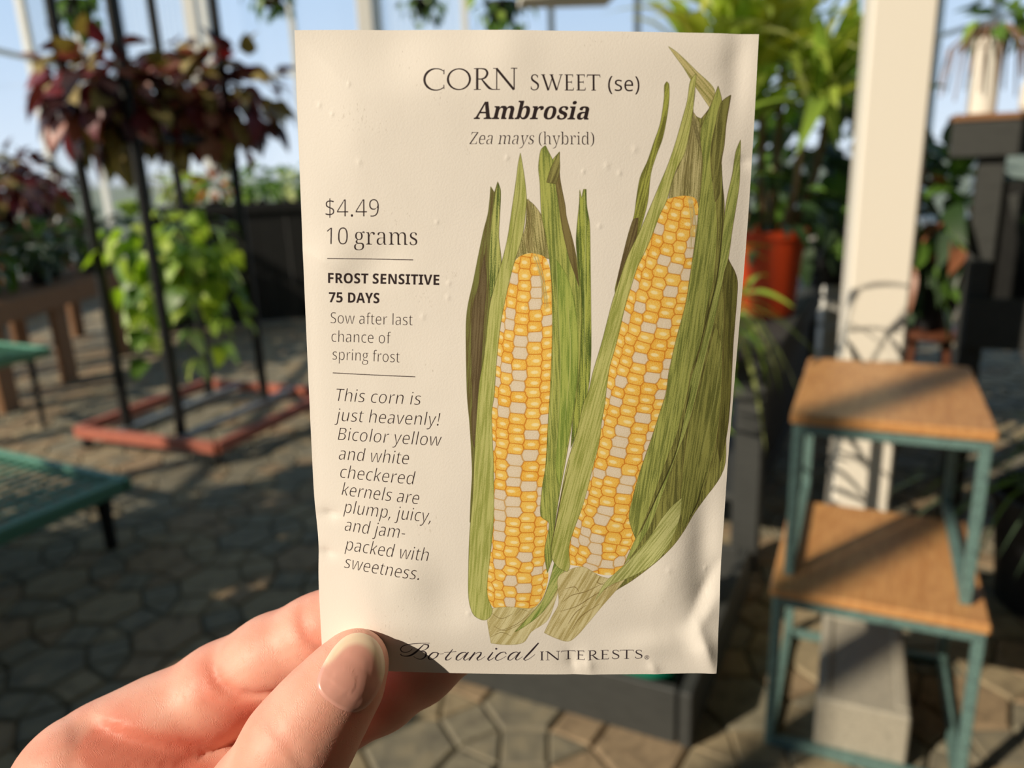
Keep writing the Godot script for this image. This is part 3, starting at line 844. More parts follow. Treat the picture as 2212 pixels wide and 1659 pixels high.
func build_packet() -> Node3D:
	dent(1515, 1180, 3.0, 12.0, -0.9, 0.06)
	dent(1440, 1250, 5.0, 9.0, 0.7, 0.2)
	dent(1515, 1400, 2.2, 5.0, 0.9, 0.5)
	dent(1400, 1390, 6.0, 3.0, 0.45)
	dent(1590, 160, 2.5, 8.0, -0.6)
	dent(820, 560, 5.0, 4.0, -0.35, 0.6)
	dent(730, 560, 4.0, 5.0, 0.35, 0.4)
	dent(850, 120, 6.0, 7.0, -0.4)
	dent(1100, 110, 5.0, 6.0, 0.35)
	dent(960, 1290, 5.0, 6.0, -0.4)
	dent(880, 1220, 5.0, 6.0, 0.35)
	fold(1548, 1215, 1482, 1338, 2.4, -1.0)
	fold(1545, 1290, 1500, 1360, 2.4, 0.7)
	fold(1225, 1400, 1236, 1444, 1.2, -0.6)
	fold(1262, 1404, 1270, 1446, 1.2, 0.5)
	fold(1400, 1425, 1412, 1452, 0.8, 0.5)
	fold(1500, 1340, 1536, 1452, 1.5, 0.7)
	fold(660, 540, 740, 585, 1.0, 0.4)
	fold(692, 1108, 730, 1104, 0.8, -0.6)
	fold(692, 1188, 724, 1192, 0.8, -0.5)
	fold(1616, 352, 1590, 356, 0.8, -0.5)
	fold(1563, 1020, 1520, 1000, 2.0, -0.4)
	var nu := 120
	var nv := 180
	var st := begin()
	st.set_smooth_group(0)
	var grid := []
	for s in 2:                                   # front, then back
		var sheet := []
		for j in nv + 1:
			var row := []
			for i in nu + 1:
				var v := float(j) / nv
				var u := lerpf(edge_of(0, v), edge_of(1, v), float(i) / nu)
				var e := minf(minf(i, nu - i) / float(nu) * PW, minf(j, nv - j) / float(nv) * PH)
				var h := relief(u, v) if s == 0 else -0.0002 - 0.0022 * (1.0 - exp(-e / 0.009)) - 0.0002 * sin(u * 9.0 + v * 4.0)
				row.append([face_o + face_u * u + face_v * v + face_n * h, Vector2((u + MARGIN) / (1.0 + 2.0 * MARGIN), (v + MARGIN) / (1.0 + 2.0 * MARGIN))])
			sheet.append(row)
		grid.append(sheet)
	var front := sheet_mesh(grid[0], face_n)
	var back := sheet_mesh(grid[1], -face_n)
	# the folded rim that joins the two sheets
	var rim := begin()
	rim.set_smooth_group(-1)
	var mid := face_o + face_u * 0.5 + face_v * 0.5
	var ring := []
	for i in nu: ring.append([i, 0])
	for j in nv: ring.append([nu, j])
	for i in nu: ring.append([nu - i, nv])
	for j in nv: ring.append([0, nv - j])
	for k in ring.size():
		var a: Array = ring[k]
		var b: Array = ring[(k + 1) % ring.size()]
		var pa: Vector3 = grid[0][a[1]][a[0]][0]
		var pb: Vector3 = grid[0][b[1]][b[0]][0]
		var qa: Vector3 = grid[1][a[1]][a[0]][0]
		var qb: Vector3 = grid[1][b[1]][b[0]][0]
		quad(rim, pa, pb, qb, qa, (pa + pb) / 2.0 - mid)
	var paper := mat("packet print", Color.WHITE, 0.62)
	paper.albedo_texture = print_sheet()
	paper.texture_repeat = false
	paper.metallic_specular = 0.35
	paper.heightmap_enabled = true
	paper.heightmap_texture = paper_relief()
	paper.heightmap_scale = 0.012
	var plain := mat("packet paper", rgb(242, 236, 227), 0.7)
	var o := thing("seed_packet", "cream paper sweet corn seed packet printed with two ears of corn, held in a hand", "seed packet", mid)
	var shift := Transform3D(Basis.IDENTITY, -mid)
	obj("front_panel", front, paper, o, shift)
	obj("back_panel", back, plain, o, shift)
	obj("folded_rim", done(rim), plain, o, shift)
	return o

func sheet_mesh(rows: Array, n: Vector3) -> ArrayMesh:
	var st := begin()
	st.set_smooth_group(0)
	for j in rows.size() - 1:
		for i in rows[0].size() - 1:
			var c := [rows[j][i], rows[j][i + 1], rows[j + 1][i + 1], rows[j + 1][i]]
			for t in [[0, 1, 2], [0, 2, 3]]:
				var a: Vector3 = c[t[0]][0]
				var flip: bool = (c[t[1]][0] - a).cross(c[t[2]][0] - a).dot(n) > 0.0
				for k in ([t[0], t[2], t[1]] if flip else t):
					st.set_uv(c[k][1])
					st.add_vertex(c[k][0])
	st.index()
	st.generate_normals()
	return st.commit()

func paper_relief() -> ImageTexture:
	# tooth of the paper and the little pits where kernels press through
	var w := 670
	var h := 1020
	var im := Image.create(w, h, false, Image.FORMAT_RF)
	for y in h:
		for x in w:
			im.set_pixel(x, y, Color(0.5 + 0.05 * grain.get_noise_2d(x * 11.0, y * 11.0) + 0.03 * grain.get_noise_2d(x * 4.0 + 90.0, y * 4.0), 0, 0))
	for s in [[1094, 345, 5], [1305, 362, 6], [1289, 490, 5], [1365, 328, 6], [914, 681, 6], [779, 352, 6], [692, 228, 5], [720, 248, 4], [1437, 1226, 7], [1332, 378, 5], [1010, 1310, 6], [970, 610, 5], [968, 640, 5], [945, 480, 4], [1520, 1230, 5], [1130, 660, 4], [757, 185, 4], [1255, 375, 4]]:
		var c := tex(s[0], s[1]) * (float(w) / TW)
		var r: float = s[2] * 0.62
		for y in range(int(c.y - 3 * r), int(c.y + 3 * r)):
			for x in range(int(c.x - 3 * r), int(c.x + 3 * r)):
				if x < 0 or y < 0 or x >= w or y >= h: continue
				var q := Vector2(x - c.x, (y - c.y) * 0.75).length_squared() / (r * r)
				im.set_pixel(x, y, Color(im.get_pixel(x, y).r + 0.45 * exp(-q), 0, 0))
	return ImageTexture.create_from_image(im)

# ================================================================ the hand
# Chains of joints: [frame x, frame y, depth in metres, radius in mm]; depth comes from the packet that thumb and fingers hold.
var chains := [
	[[770, 1428, 0.1562, 6.4], [742, 1472, 0.1548, 7.9], [690, 1542, 0.1530, 9.2], [642, 1612, 0.1515, 10.3], [560, 1735, 0.1520, 10.6], [400, 1960, 0.1560, 12.5]],      # thumb
	[[905, 1262, 0.1722, 6.6], [800, 1305, 0.1728, 7.8], [684, 1374, 0.1738, 8.8], [592, 1424, 0.1750, 9.7], [480, 1492, 0.1760, 10.4], [364, 1572, 0.1750, 11.8], [225, 1674, 0.1715, 12.4]],   # index finger
	[[978, 1398, 0.1730, 6.6], [905, 1440, 0.1740, 7.9], [820, 1495, 0.1760, 8.4], [620, 1610, 0.1840, 9.4], [430, 1740, 0.1860, 10.8], [260, 1850, 0.1850, 12.5]],       # middle finger
	[[800, 1790, 0.1800, 6.8], [720, 1830, 0.1850, 7.9], [600, 1880, 0.1950, 9.0], [300, 2010, 0.2000, 11.5]],    # ring finger, curled below
	[[660, 1960, 0.1800, 6.0], [580, 1990, 0.1860, 7.0], [480, 2030, 0.1960, 8.0], [280, 2150, 0.2050, 10.5]],    # little finger
	[[150, 1692, 0.1665, 10.5], [330, 1752, 0.1650, 10.0], [470, 1730, 0.1690, 10.0], [610, 1700, 0.1700, 10.5]],    # the fold of skin between index finger and thumb
]
var palm := [
	[[225, 1668, 0.1715, 12.5], [-60, 2000, 0.1800, 15.0]], [[260, 1850, 0.1850, 13.0], [-60, 2000, 0.1800, 16.0]], [[300, 2010, 0.2000, 12.5], [-40, 2150, 0.1900, 15.5]], [[280, 2150, 0.2050, 11.5], [-20, 2250, 0.2000, 14.5]],
	[[400, 1960, 0.1560, 13.5], [60, 2150, 0.1700, 15.5]], [[-60, 2000, 0.1800, 16.0], [-20, 2250, 0.2000, 15.0]], [[60, 2150, 0.1700, 15.5], [-20, 2250, 0.2000, 15.0]],
	[[-40, 2130, 0.1850, 18.0], [-330, 2560, 0.1900, 20.0]], [[-330, 2560, 0.1900, 20.5], [-560, 2860, 0.1860, 23.0]],
]
# skin folds across the fingers: [centre, along the finger, depth mm, half width mm, side it is cut on, reach along the side]
var creases := []
var bones := []        # [a, b, radius a, radius b, finger]
var nail_at := {}

func joint(j: Array) -> Vector3:
	return deep(j[0], j[1], j[2])

func crease(x: float, y: float, d: float, along: Vector3, bite: float, half: float, facing: Vector3, bow: float) -> void:
	creases.append([deep(x, y, d), along.normalized(), bite * 0.001, half * 0.001, facing.normalized(), bow])

func bone_far(p: Vector3, b: Array) -> float:
	var ab: Vector3 = b[1] - b[0]
	var t := clampf((p - b[0]).dot(ab) / b[5], 0.0, 1.0)
	return p.distance_to(b[0] + ab * t) - lerpf(b[2], b[3], t)

func soft(a: float, b: float, k: float) -> float:
	var h := maxf(k - absf(a - b), 0.0)
	return minf(a, b) - h * h / (4.0 * k)

func flesh(p: Vector3, near: Array, lines: Array) -> float:
	# every finger is one smooth tapered chain; each blends into the palm and stays apart from its neighbours
	var each := [1.0, 1.0, 1.0, 1.0, 1.0, 1.0]
	var hand := 1.0
	for b in near:
		var d := bone_far(p, b)
		if b[4] < 0: hand = soft(hand, d, 0.014) if hand < 0.9 else d
		else: each[b[4]] = soft(each[b[4]], d, 0.003) if each[b[4]] < 0.9 else d
	var all := hand
	for k in 6:
		if each[k] < 0.9: all = minf(all, soft(each[k], hand, 0.012) if hand < 0.9 else each[k])
	if all < 0.004:
		for c in lines:
			var q: Vector3 = p - c[0]
			if q.length_squared() > 0.0006: continue
			var side: float = q.dot(c[4])
			var over: Vector3 = q - c[1] * q.dot(c[1]) - c[4] * side
			var s: float = (q.dot(c[1]) - c[5] * over.length_squared() * 40.0) / c[3]
			if absf(s) < 3.0: all += c[2] * exp(-s * s) * smoothstep(-0.007, 0.001, side) * smoothstep(0.012, 0.007, side) * smoothstep(0.0006, 0.00025, q.length_squared())
	return all

func build_hand() -> void:
	for f in chains.size():
		for k in chains[f].size() - 1:
			bones.append([joint(chains[f][k]), joint(chains[f][k + 1]), chains[f][k][3] * 0.001, chains[f][k + 1][3] * 0.001, f])
	for c in palm: bones.append([joint(c[0]), joint(c[1]), c[0][3] * 0.001, c[1][3] * 0.001, -1])
	for b in bones: b.append(maxf((b[1] - b[0]).length_squared(), 1e-9))
	var view := cam_basis.z
	var idx := joint(chains[1][2]) - joint(chains[1][4])
	crease(664, 1362, 0.166, idx.rotated(view, 0.12), 0.8, 1.1, view, 1.0)
	crease(468, 1464, 0.167, idx.rotated(view, 0.25), 1.1, 1.25, view, 1.4)
	crease(446, 1486, 0.167, idx, 0.3, 1.0, view, 1.2)
	crease(365, 1624, 0.163, cam_basis * Vector3(0.26, 0.96, 0.0), 2.2, 1.8, view, 0.0)
	crease(180, 1648, 0.161, cam_basis * Vector3(0.93, 0.3, 0.0), 0.2, 1.2, view, 0.0)
	var th := joint(chains[0][0]) - joint(chains[0][3])
	for k in [[612, 1598, 0.32, 1.0], [592, 1634, 0.3, 1.0]]: crease(k[0], k[1], 0.142, th.rotated(view, -0.2), k[2], k[3], view, -0.5)
	var verts := PackedVector3Array()
	var index := PackedInt32Array()
	# fine where the picture shows the hand, coarser for the rest of palm and wrist
	skin_net(0.00095, true, verts, index)
	skin_net(0.0026, false, verts, index)
	var normals := PackedVector3Array()
	normals.resize(verts.size())
	for k in range(0, index.size(), 3):
		var n := (verts[index[k + 2]] - verts[index[k]]).cross(verts[index[k + 1]] - verts[index[k]])
		for j in 3: normals[index[k + j]] += n
	var colors := PackedColorArray()
	var blush := FastNoiseLite.new()
	blush.seed = 3
	blush.frequency = 90.0
	for k in verts.size():
		normals[k] = normals[k].normalized()
		var r := 0.5 + 0.5 * blush.get_noise_3dv(verts[k])
		for c in creases:                       # the creases of the palm side are redder
			var q: Vector3 = verts[k] - c[0]
			if q.length_squared() < 0.0004:
				var s: float = q.dot(c[1]) / (c[3] * 2.5)
				r += 0.9 * c[2] / 0.0013 * exp(-s * s) * smoothstep(-0.007, 0.001, q.dot(c[4])) * smoothstep(0.012, 0.007, q.dot(c[4])) * smoothstep(0.0004, 0.0002, q.length_squared())
		colors.append(Color(0.80, 0.425, 0.32).lerp(Color(0.74, 0.25, 0.17), clampf(r - 0.35, 0, 1)))
	var arr := []
	arr.resize(Mesh.ARRAY_MAX)
	var root := deep(225, 1668, 0.1715)
	var local := PackedVector3Array()
	for p in verts: local.append(p - root)
	arr[Mesh.ARRAY_VERTEX] = local
	arr[Mesh.ARRAY_NORMAL] = normals
	arr[Mesh.ARRAY_COLOR] = colors
	arr[Mesh.ARRAY_INDEX] = index
	var mesh := ArrayMesh.new()
	mesh.add_surface_from_arrays(Mesh.PRIMITIVE_TRIANGLES, arr)
	var skin := mat("skin", Color.WHITE, 0.5)
	skin.vertex_color_use_as_albedo = true
	skin.subsurf_scatter_enabled = true
	skin.subsurf_scatter_strength = 0.16
	skin.metallic_specular = 0.42
	skin.uv1_triplanar = true
	skin.uv1_scale = Vector3.ONE * 75.0
	skin.heightmap_enabled = true
	skin.heightmap_texture = skin_lines()
	skin.heightmap_scale = 0.008
	var h := thing("person", "left hand pinching a seed packet between thumb and index finger", "person", root)
	var body := obj("hand", mesh, skin, h)
	build_nail(h, root)

func skin_lines() -> ImageTexture:
	# fine ridges across the fingers, broken up by a net of small creases
	var n := 512
	var im := Image.create(n, n, false, Image.FORMAT_RF)
	var warp := FastNoiseLite.new()
	warp.seed = 6
	warp.frequency = 0.012
	var net := FastNoiseLite.new()
	net.seed = 9
	net.noise_type = FastNoiseLite.TYPE_CELLULAR
	net.cellular_return_type = FastNoiseLite.RETURN_DISTANCE2_SUB
	net.frequency = 0.045
	for y in n:
		for x in n:
			var p := TAU * (25.0 * x / n - 13.0 * y / n + 2.2 * warp.get_noise_2d(x, y))
			var patch := smoothstep(-0.25, 0.35, warp.get_noise_2d(x * 0.8 + 900.0, y * 0.8))
			im.set_pixel(x, y, Color(0.5 + 0.30 * sin(p) * patch + 0.22 * net.get_noise_2d(x, y), 0, 0))
	return ImageTexture.create_from_image(im)

func skin_net(cell: float, shown: bool, verts: PackedVector3Array, index: PackedInt32Array) -> void:
	# surface net of the flesh, block by block
	var bs := 6 if shown else 3
	var lo := Vector3(1e9, 1e9, 1e9)
	var hi := -lo
	for b in bones:
		for e in 2:
			var r: Vector3 = Vector3.ONE * (b[2 + e] + 0.006)
			lo = lo.min(b[e] - r)
			hi = hi.max(b[e] + r)
	var count := ((hi - lo) / (cell * bs)).ceil()
	var place := {}
	var quads := PackedInt64Array()
	var n1 := bs + 1
	var half := cell * bs * 0.87
	var samples := PackedFloat32Array()
	samples.resize(n1 * n1 * n1)
	for bz in int(count.z):
		for by in int(count.y):
			for bx in int(count.x):
				var o := lo + Vector3(bx, by, bz) * cell * bs
				var mid := o + Vector3.ONE * cell * bs * 0.5
				var c := cam_basis.inverse() * (mid - EYE)
				var low := (CY - c.y / -c.z * FPX) > 1785.0 or (CX + c.x / -c.z * FPX) < -165.0
				var far := (CY - c.y / -c.z * FPX) > 1705.0 or (CX + c.x / -c.z * FPX) < -80.0
				if (shown and low) or (not shown and not far): continue
				var near := []
				var best := 1.0
				var ds := []
				for b in bones:
					var d := bone_far(mid, b)
					ds.append(d)
					best = minf(best, d)
				if best > half + 0.014 or best < -half - 0.006: continue
				for k in bones.size():
					if ds[k] < best + 2.0 * half + 0.018: near.append(bones[k])
				var lines := []
				if shown:
					for l in creases:
						if mid.distance_to(l[0]) < 0.026 + half: lines.append(l)
				if absf(flesh(mid, near, [])) > half * 1.05 + 0.003: continue
				var some := false
				var sgn := 0
				var i := 0
				for z in n1:
					for y in n1:
						for x in n1:
							var d := flesh(o + Vector3(x, y, z) * cell, near, lines)
							samples[i] = d
							var s := 1 if d > 0.0 else -1
							if sgn == 0: sgn = s
							elif sgn != s: some = true
							i += 1
				if not some: continue
				for z in bs:
					for y in bs:
						for x in bs:
							var base := (z * n1 + y) * n1 + x
							var s0 := samples[base] > 0.0
							if s0 == (samples[base + 1] > 0.0) and s0 == (samples[base + n1] > 0.0) and s0 == (samples[base + n1 + 1] > 0.0) and s0 == (samples[base + n1 * n1] > 0.0) and s0 == (samples[base + n1 * n1 + 1] > 0.0) and s0 == (samples[base + n1 * n1 + n1] > 0.0) and s0 == (samples[base + n1 * n1 + n1 + 1] > 0.0): continue
							var sum := Vector3.ZERO
							var cuts := 0
							for e in EDGES:
								var da := samples[base + (e[2] * n1 + e[1]) * n1 + e[0]]
								var db := samples[base + (e[5] * n1 + e[4]) * n1 + e[3]]
								if (da > 0.0) == (db > 0.0): continue
								var t := da / (da - db)
								sum += Vector3(lerpf(e[0], e[3], t), lerpf(e[1], e[4], t), lerpf(e[2], e[5], t))
								cuts += 1
							if cuts == 0: continue
							var key := ((bz * bs + z) * 4096 + by * bs + y) * 4096 + bx * bs + x
							place[key] = verts.size()
							verts.append(o + (Vector3(x, y, z) + sum / cuts) * cell)
							for ax in 3:
								var step := [1, n1, n1 * n1][ax] as int
								if s0 == (samples[base + step] > 0.0): continue
								var u: int = [4096, 4096 * 4096, 1][ax]
								var w: int = [4096 * 4096, 1, 4096][ax]
								quads.append_array([key, key - u, key - u - w, key - w, 1 if s0 else 0])
	for k in range(0, quads.size(), 5):
		if not (place.has(quads[k]) and place.has(quads[k + 1]) and place.has(quads[k + 2]) and place.has(quads[k + 3])): continue
		var a: int = place[quads[k]]
		var b: int = place[quads[k + 1]]
		var c: int = place[quads[k + 2]]
		var d: int = place[quads[k + 3]]
		if quads[k + 4] == 0: index.append_array([a, b, c, a, c, d])
		else: index.append_array([a, c, b, a, d, c])

const EDGES := [[0, 0, 0, 1, 0, 0], [0, 1, 0, 1, 1, 0], [0, 0, 1, 1, 0, 1], [0, 1, 1, 1, 1, 1], [0, 0, 0, 0, 1, 0], [1, 0, 0, 1, 1, 0], [0, 0, 1, 0, 1, 1], [1, 0, 1, 1, 1, 1], [0, 0, 0, 0, 0, 1], [1, 0, 0, 1, 0, 1], [0, 1, 0, 0, 1, 1], [1, 1, 0, 1, 1, 1]]

func build_nail(parent: Node3D, root: Vector3) -> void:
	# a curved plate that follows the thumb, with a paler free edge
	var o := PackedVector2Array([Vector2(682, 1480), Vector2(688, 1452), Vector2(702, 1424), Vector2(722, 1394), Vector2(748, 1371), Vector2(778, 1364), Vector2(808, 1376), Vector2(827, 1402), Vector2(834, 1440), Vector2(827, 1476), Vector2(812, 1506), Vector2(792, 1530), Vector2(766, 1541), Vector2(738, 1535), Vector2(712, 1519), Vector2(692, 1502)])
	o = smooth(o, true, 3)
	var mid := Vector2(758, 1462)
	var rings := 16
	var pts := []
	for k in rings + 1:
		var row := []
		for p in o:
			var q := mid.lerp(p, maxf(0.975 * k / rings, 0.001))
			row.append(q)
		pts.append(row)
	var place := func(q: Vector2, lift: float) -> Vector3:
		# a sheet that lies on the thumb; past its outline it goes on at the nearest approach
		var d := ray(q.x, q.y)
		var t := 0.13
		var near := 1.0
		var at := t
		for k in 70:
			var f := 1.0
			for b in bones:
				if b[4] == 0: f = soft(f, bone_far(EYE + d * t, b), 0.003) if f < 0.9 else bone_far(EYE + d * t, b)
			f -= 0.00055
			if f < near:
				near = f
				at = t
			if f < 0.00002 or t > 0.165: break
			t += maxf(f * 0.9, 0.00005)
		return EYE + d * (at - lift)
	var pink := Color(0.72, 0.36, 0.29)
	var cream := Color(0.86, 0.66, 0.48)
	var st := begin()
	st.set_smooth_group(0)
	var spots := []
	for k in rings + 1:
		var row := []
		for j in o.size(): row.append(place.call(pts[k][j], 0.0 if k < rings else -0.0004) - root)
		spots.append(row)
	for k in rings:
		for j in o.size():
			var j2 := (j + 1) % o.size()
			var at := [[k, j], [k, j2], [k + 1, j2], [k + 1, j]]
			var w := []
			var cols := []
			for i in 4:
				var q: Vector2 = pts[at[i][0]][at[i][1]]
				w.append(spots[at[i][0]][at[i][1]])
				var f := float(at[i][0]) / rings
				var end := smoothstep(-0.05, 0.75, (q - mid).normalized().dot(Vector2(0.3, -1).normalized()))
				cols.append(pink.lerp(cream, smoothstep(0.70, 0.88, f * lerpf(0.86, 1.06, end)) * smoothstep(0.0, 0.25, end)))
			for t in [[0, 1, 2], [0, 2, 3]]:
				var flip: bool = (w[t[1]] - w[t[0]]).cross(w[t[2]] - w[t[0]]).dot(cam_basis.z) > 0.0
				for i in ([t[0], t[2], t[1]] if flip else t):
					st.set_color(cols[i])
					st.add_vertex(w[i])
	st.index()
	var m := mat("nail", Color.WHITE, 0.3)
	m.vertex_color_use_as_albedo = true
	m.subsurf_scatter_enabled = true
	m.subsurf_scatter_strength = 0.08
	obj("thumbnail", done(st), m, parent).set_meta("label", "smooth pink thumbnail with a pale free edge")

# ================================================================ plants
func broad_leaf(length: float, width: float, sag: float, cup: float, point := 1.0) -> ArrayMesh:
	# stalk end at the origin, tip along +x, folded along its midrib
	var st := begin()
	st.set_smooth_group(0)
	var n := 6
	var rows := []
	for k in n + 1:
		var t := float(k) / n
		var w := width * 0.5 * pow(sin(PI * pow(t, 0.62 * point)), 0.8) if k > 0 and k < n else 0.0
		var c := Vector3(t * length, -sag * t * t * length, 0)
		rows.append([c + Vector3(0, cup * w, -w), c, c + Vector3(0, cup * w, w)])
	for k in n:
		for s in 2:
			quad(st, rows[k][s], rows[k][s + 1], rows[k + 1][s + 1], rows[k + 1][s], Vector3.UP)
	return done(st)

func strap_leaf(length: float, width: float, rise: float, sag: float) -> ArrayMesh:
	var st := begin()
	st.set_smooth_group(0)
	var n := 9
	var rows := []
	for k in n + 1:
		var t := float(k) / n
		var w := width * 0.5 * minf(1.0, 0.45 + t * 2.2) * pow(1.0 - pow(t, 2.6), 0.8)
		var c := Vector3(t * length * (1.0 - 0.25 * sag * t), (rise * t - sag * t * t) * length, 0)
		rows.append([c + Vector3(0, w * 0.35, -w), c, c + Vector3(0, w * 0.35, w)])
	for k in n:
		for s in 2:
			quad(st, rows[k][s], rows[k][s + 1], rows[k + 1][s + 1], rows[k + 1][s], Vector3.UP)
	return done(st)

func facing(dir: Vector3, roll := 0.0) -> Basis:
	var x := dir.normalized()
	var z := x.cross(Vector3.UP)
	if z.length() < 0.05: z = Vector3.FORWARD
	z = z.normalized()
	return Basis(x, z.cross(x), z) * Basis(Vector3.RIGHT, roll)

func bush(parent: Node3D, mid: Vector3, radii: Vector3, count: int, shapes: Array, mats: Array, droop := 0.4, shell := 0.55, called := "leaf") -> void:
	for k in count:
		var f := acos(1.0 - 2.0 * (k + 0.5) / count)
		var g := k * 2.39996 + rng.randf_range(-0.4, 0.4)
		var d := Vector3(sin(f) * cos(g), cos(f), sin(f) * sin(g))
		var p := mid + d * radii * rng.randf_range(shell, 1.0)
		var dir := (d + Vector3(rng.randf_range(-0.6, 0.6), rng.randf_range(-0.6, 0.4) - droop, rng.randf_range(-0.6, 0.6)))
		var s := rng.randf_range(0.75, 1.2)
		obj(called, shapes[rng.randi() % shapes.size()], mats[rng.randi() % mats.size()], parent, Transform3D(facing(dir, rng.randf_range(-0.7, 0.7)).scaled(Vector3.ONE * s), p))

func potted(called: String, label: String, category: String, at: Vector3, rt: float, rb: float, h: float, pot_mat: Material, group := "") -> Node3D:
	var o := thing(called, label, category, at, 0.0, group)
	obj("pot", pot_mesh(rt, rb, h), pot_mat, o)
	obj("soil", lathe([Vector2(0, h * 0.8), Vector2(lerpf(rb, rt, 0.82) - 0.008, h * 0.8), Vector2(lerpf(rb, rt, 0.86) - 0.008, h * 0.86), Vector2(0, h * 0.9)], 20), M["soil"], o)
	return o

func stems(o: Node3D, from: Vector3, tips: Array, r: float, m: Material) -> void:
	for t in tips:
		var mid: Vector3 = from.lerp(t, 0.5) + Vector3(rng.randf_range(-0.03, 0.03), 0.03, rng.randf_range(-0.03, 0.03))
		obj("stem", tube([from, mid, t], [r, r * 0.8, r * 0.5], 6), m, o)

func hang_wires(o: Node3D, top: Vector3, rim: float, y: float) -> void:
	for k in 3:
		var a := TAU * k / 3 + 0.4
		obj("wire", tube([Vector3(cos(a) * rim, y, sin(a) * rim), top], [0.002, 0.002], 5), M["wire"], o)

# ================================================================ the place
func set_materials() -> void:
	mottled("slab", [rgb(92, 84, 70), rgb(116, 106, 88)], 1, 0.02, Vector3.ONE * 0.7, 0.95)
	var tones := [[rgb(118, 106, 84), rgb(152, 138, 110), rgb(128, 116, 92)], [rgb(104, 98, 84), rgb(134, 128, 108), rgb(112, 106, 90)], [rgb(124, 108, 86), rgb(150, 130, 102), rgb(96, 82, 64)], [rgb(98, 94, 82), rgb(124, 118, 100), rgb(142, 132, 108)]]
	for k in 4: mottled("paver %d" % k, tones[k], 20 + k, 0.012, Vector3.ONE * 1.6, 0.88, 0.15)
	mat("white paint", rgb(234, 228, 214), 0.55)
	mat("white frame", rgb(228, 228, 222), 0.5)
	mottled("charcoal wood", [rgb(46, 48, 47), rgb(62, 64, 62), rgb(54, 56, 55)], 31, 0.03, Vector3(0.8, 5.0, 5.0), 0.62, 0.05)
	mottled("black paint", [rgb(24, 25, 25), rgb(34, 35, 34)], 32, 0.03, Vector3.ONE, 0.5)
	mottled("honey wood", [rgb(168, 116, 68), rgb(204, 152, 96), rgb(184, 130, 78), rgb(212, 164, 108)], 33, 0.012, Vector3(6.0, 6.0, 0.9), 0.42, 0.03)
	mottled("bench wood", [rgb(112, 78, 52), rgb(146, 106, 72), rgb(128, 92, 62)], 34, 0.02, Vector3(6.0, 6.0, 0.7), 0.75, 0.05)
	mottled("teal steel", [rgb(78, 104, 102), rgb(104, 136, 130), rgb(58, 74, 76)], 35, 0.02, Vector3.ONE * 6.0, 0.55)
	mottled("red steel", [rgb(158, 84, 66), rgb(182, 108, 86), rgb(140, 70, 56)], 36, 0.02, Vector3.ONE * 3.0, 0.6)
	mat("black steel", rgb(34, 35, 34), 0.5, 0.3)
	mat("galvanized", rgb(150, 152, 150), 0.45, 0.8)
	mat("rubber", rgb(28, 27, 26), 0.8)
	mat("green plastic", rgb(96, 152, 130), 0.45)
	mat("terracotta plastic", rgb(222, 76, 32), 0.4)
	mat("clay", rgb(168, 92, 62), 0.8)
	mat("teal glaze", rgb(26, 142, 112), 0.3)
	mat("black plastic", rgb(24, 25, 27), 0.5)
	mat("white glaze", rgb(236, 232, 222), 0.3)
	mat("brown coir", rgb(112, 82, 56), 0.95)
	mat("soil", rgb(52, 40, 30), 0.98)
	mottled("concrete", [rgb(142, 138, 124), rgb(170, 164, 148), rgb(156, 150, 136)], 37, 0.03, Vector3.ONE * 3.0, 0.92, 0.12)
	mat("wire", rgb(70, 70, 68), 0.5, 0.5)
	mat("dark wood", rgb(92, 52, 32), 0.5)
	var glass := mat("glass", Color(0.95, 0.97, 0.98, 0.06), 0.02)
	glass.transparency = BaseMaterial3D.TRANSPARENCY_ALPHA
	var poly := mat("clear corrugated sheet", Color(0.92, 0.94, 0.93, 0.22), 0.1)
	poly.transparency = BaseMaterial3D.TRANSPARENCY_ALPHA
	mottled("roof sheet", [rgb(196, 196, 190), rgb(208, 208, 202)], 38, 0.02, Vector3.ONE, 0.8)
	mottled("board wall", [rgb(96, 84, 70), rgb(116, 102, 86)], 39, 0.02, Vector3(0.5, 4.0, 0.5), 0.85)
	mottled("yard", [rgb(120, 116, 96), rgb(100, 106, 76), rgb(132, 126, 106)], 40, 0.02, Vector3.ONE * 0.1, 1.0)
	leaf_mat("coleus wine", rgb(112, 44, 54), Color(0.5, 0.12, 0.12))
	leaf_mat("coleus dark", rgb(58, 36, 40), Color(0.3, 0.12, 0.1))
	leaf_mat("coleus olive", rgb(152, 138, 86), Color(0.45, 0.4, 0.15))
	leaf_mat("coleus rose", rgb(178, 130, 118), Color(0.5, 0.25, 0.2))
	leaf_mat("lime leaf", rgb(158, 184, 54), Color(0.6, 0.75, 0.15))
	leaf_mat("lime pale", rgb(182, 200, 104), Color(0.65, 0.75, 0.3))
	leaf_mat("leaf green", rgb(84, 118, 46), Color(0.4, 0.55, 0.12))
	leaf_mat("leaf dark", rgb(44, 66, 36), Color(0.2, 0.3, 0.1))
	leaf_mat("leaf fresh", rgb(136, 166, 64), Color(0.5, 0.65, 0.15))
	leaf_mat("leaf yellow", rgb(194, 196, 84), Color(0.65, 0.65, 0.15))
	leaf_mat("leaf striped", rgb(184, 196, 126), Color(0.5, 0.6, 0.25))
	leaf_mat("strap lime", rgb(166, 188, 80), Color(0.8, 0.85, 0.3))
	leaf_mat("strap cream", rgb(206, 210, 140), Color(0.8, 0.85, 0.45))
	leaf_mat("leaf blue", rgb(72, 92, 70), Color(0.25, 0.35, 0.18))
	leaf_mat("leaf rust", rgb(150, 98, 70), Color(0.5, 0.2, 0.08))
	leaf_mat("petal orange", rgb(226, 128, 40), Color(0.7, 0.35, 0.08))
	leaf_mat("bark strip", rgb(140, 112, 92), Color(0.2, 0.15, 0.1), 0.9)
	mat("cane", rgb(124, 104, 74), 0.85)
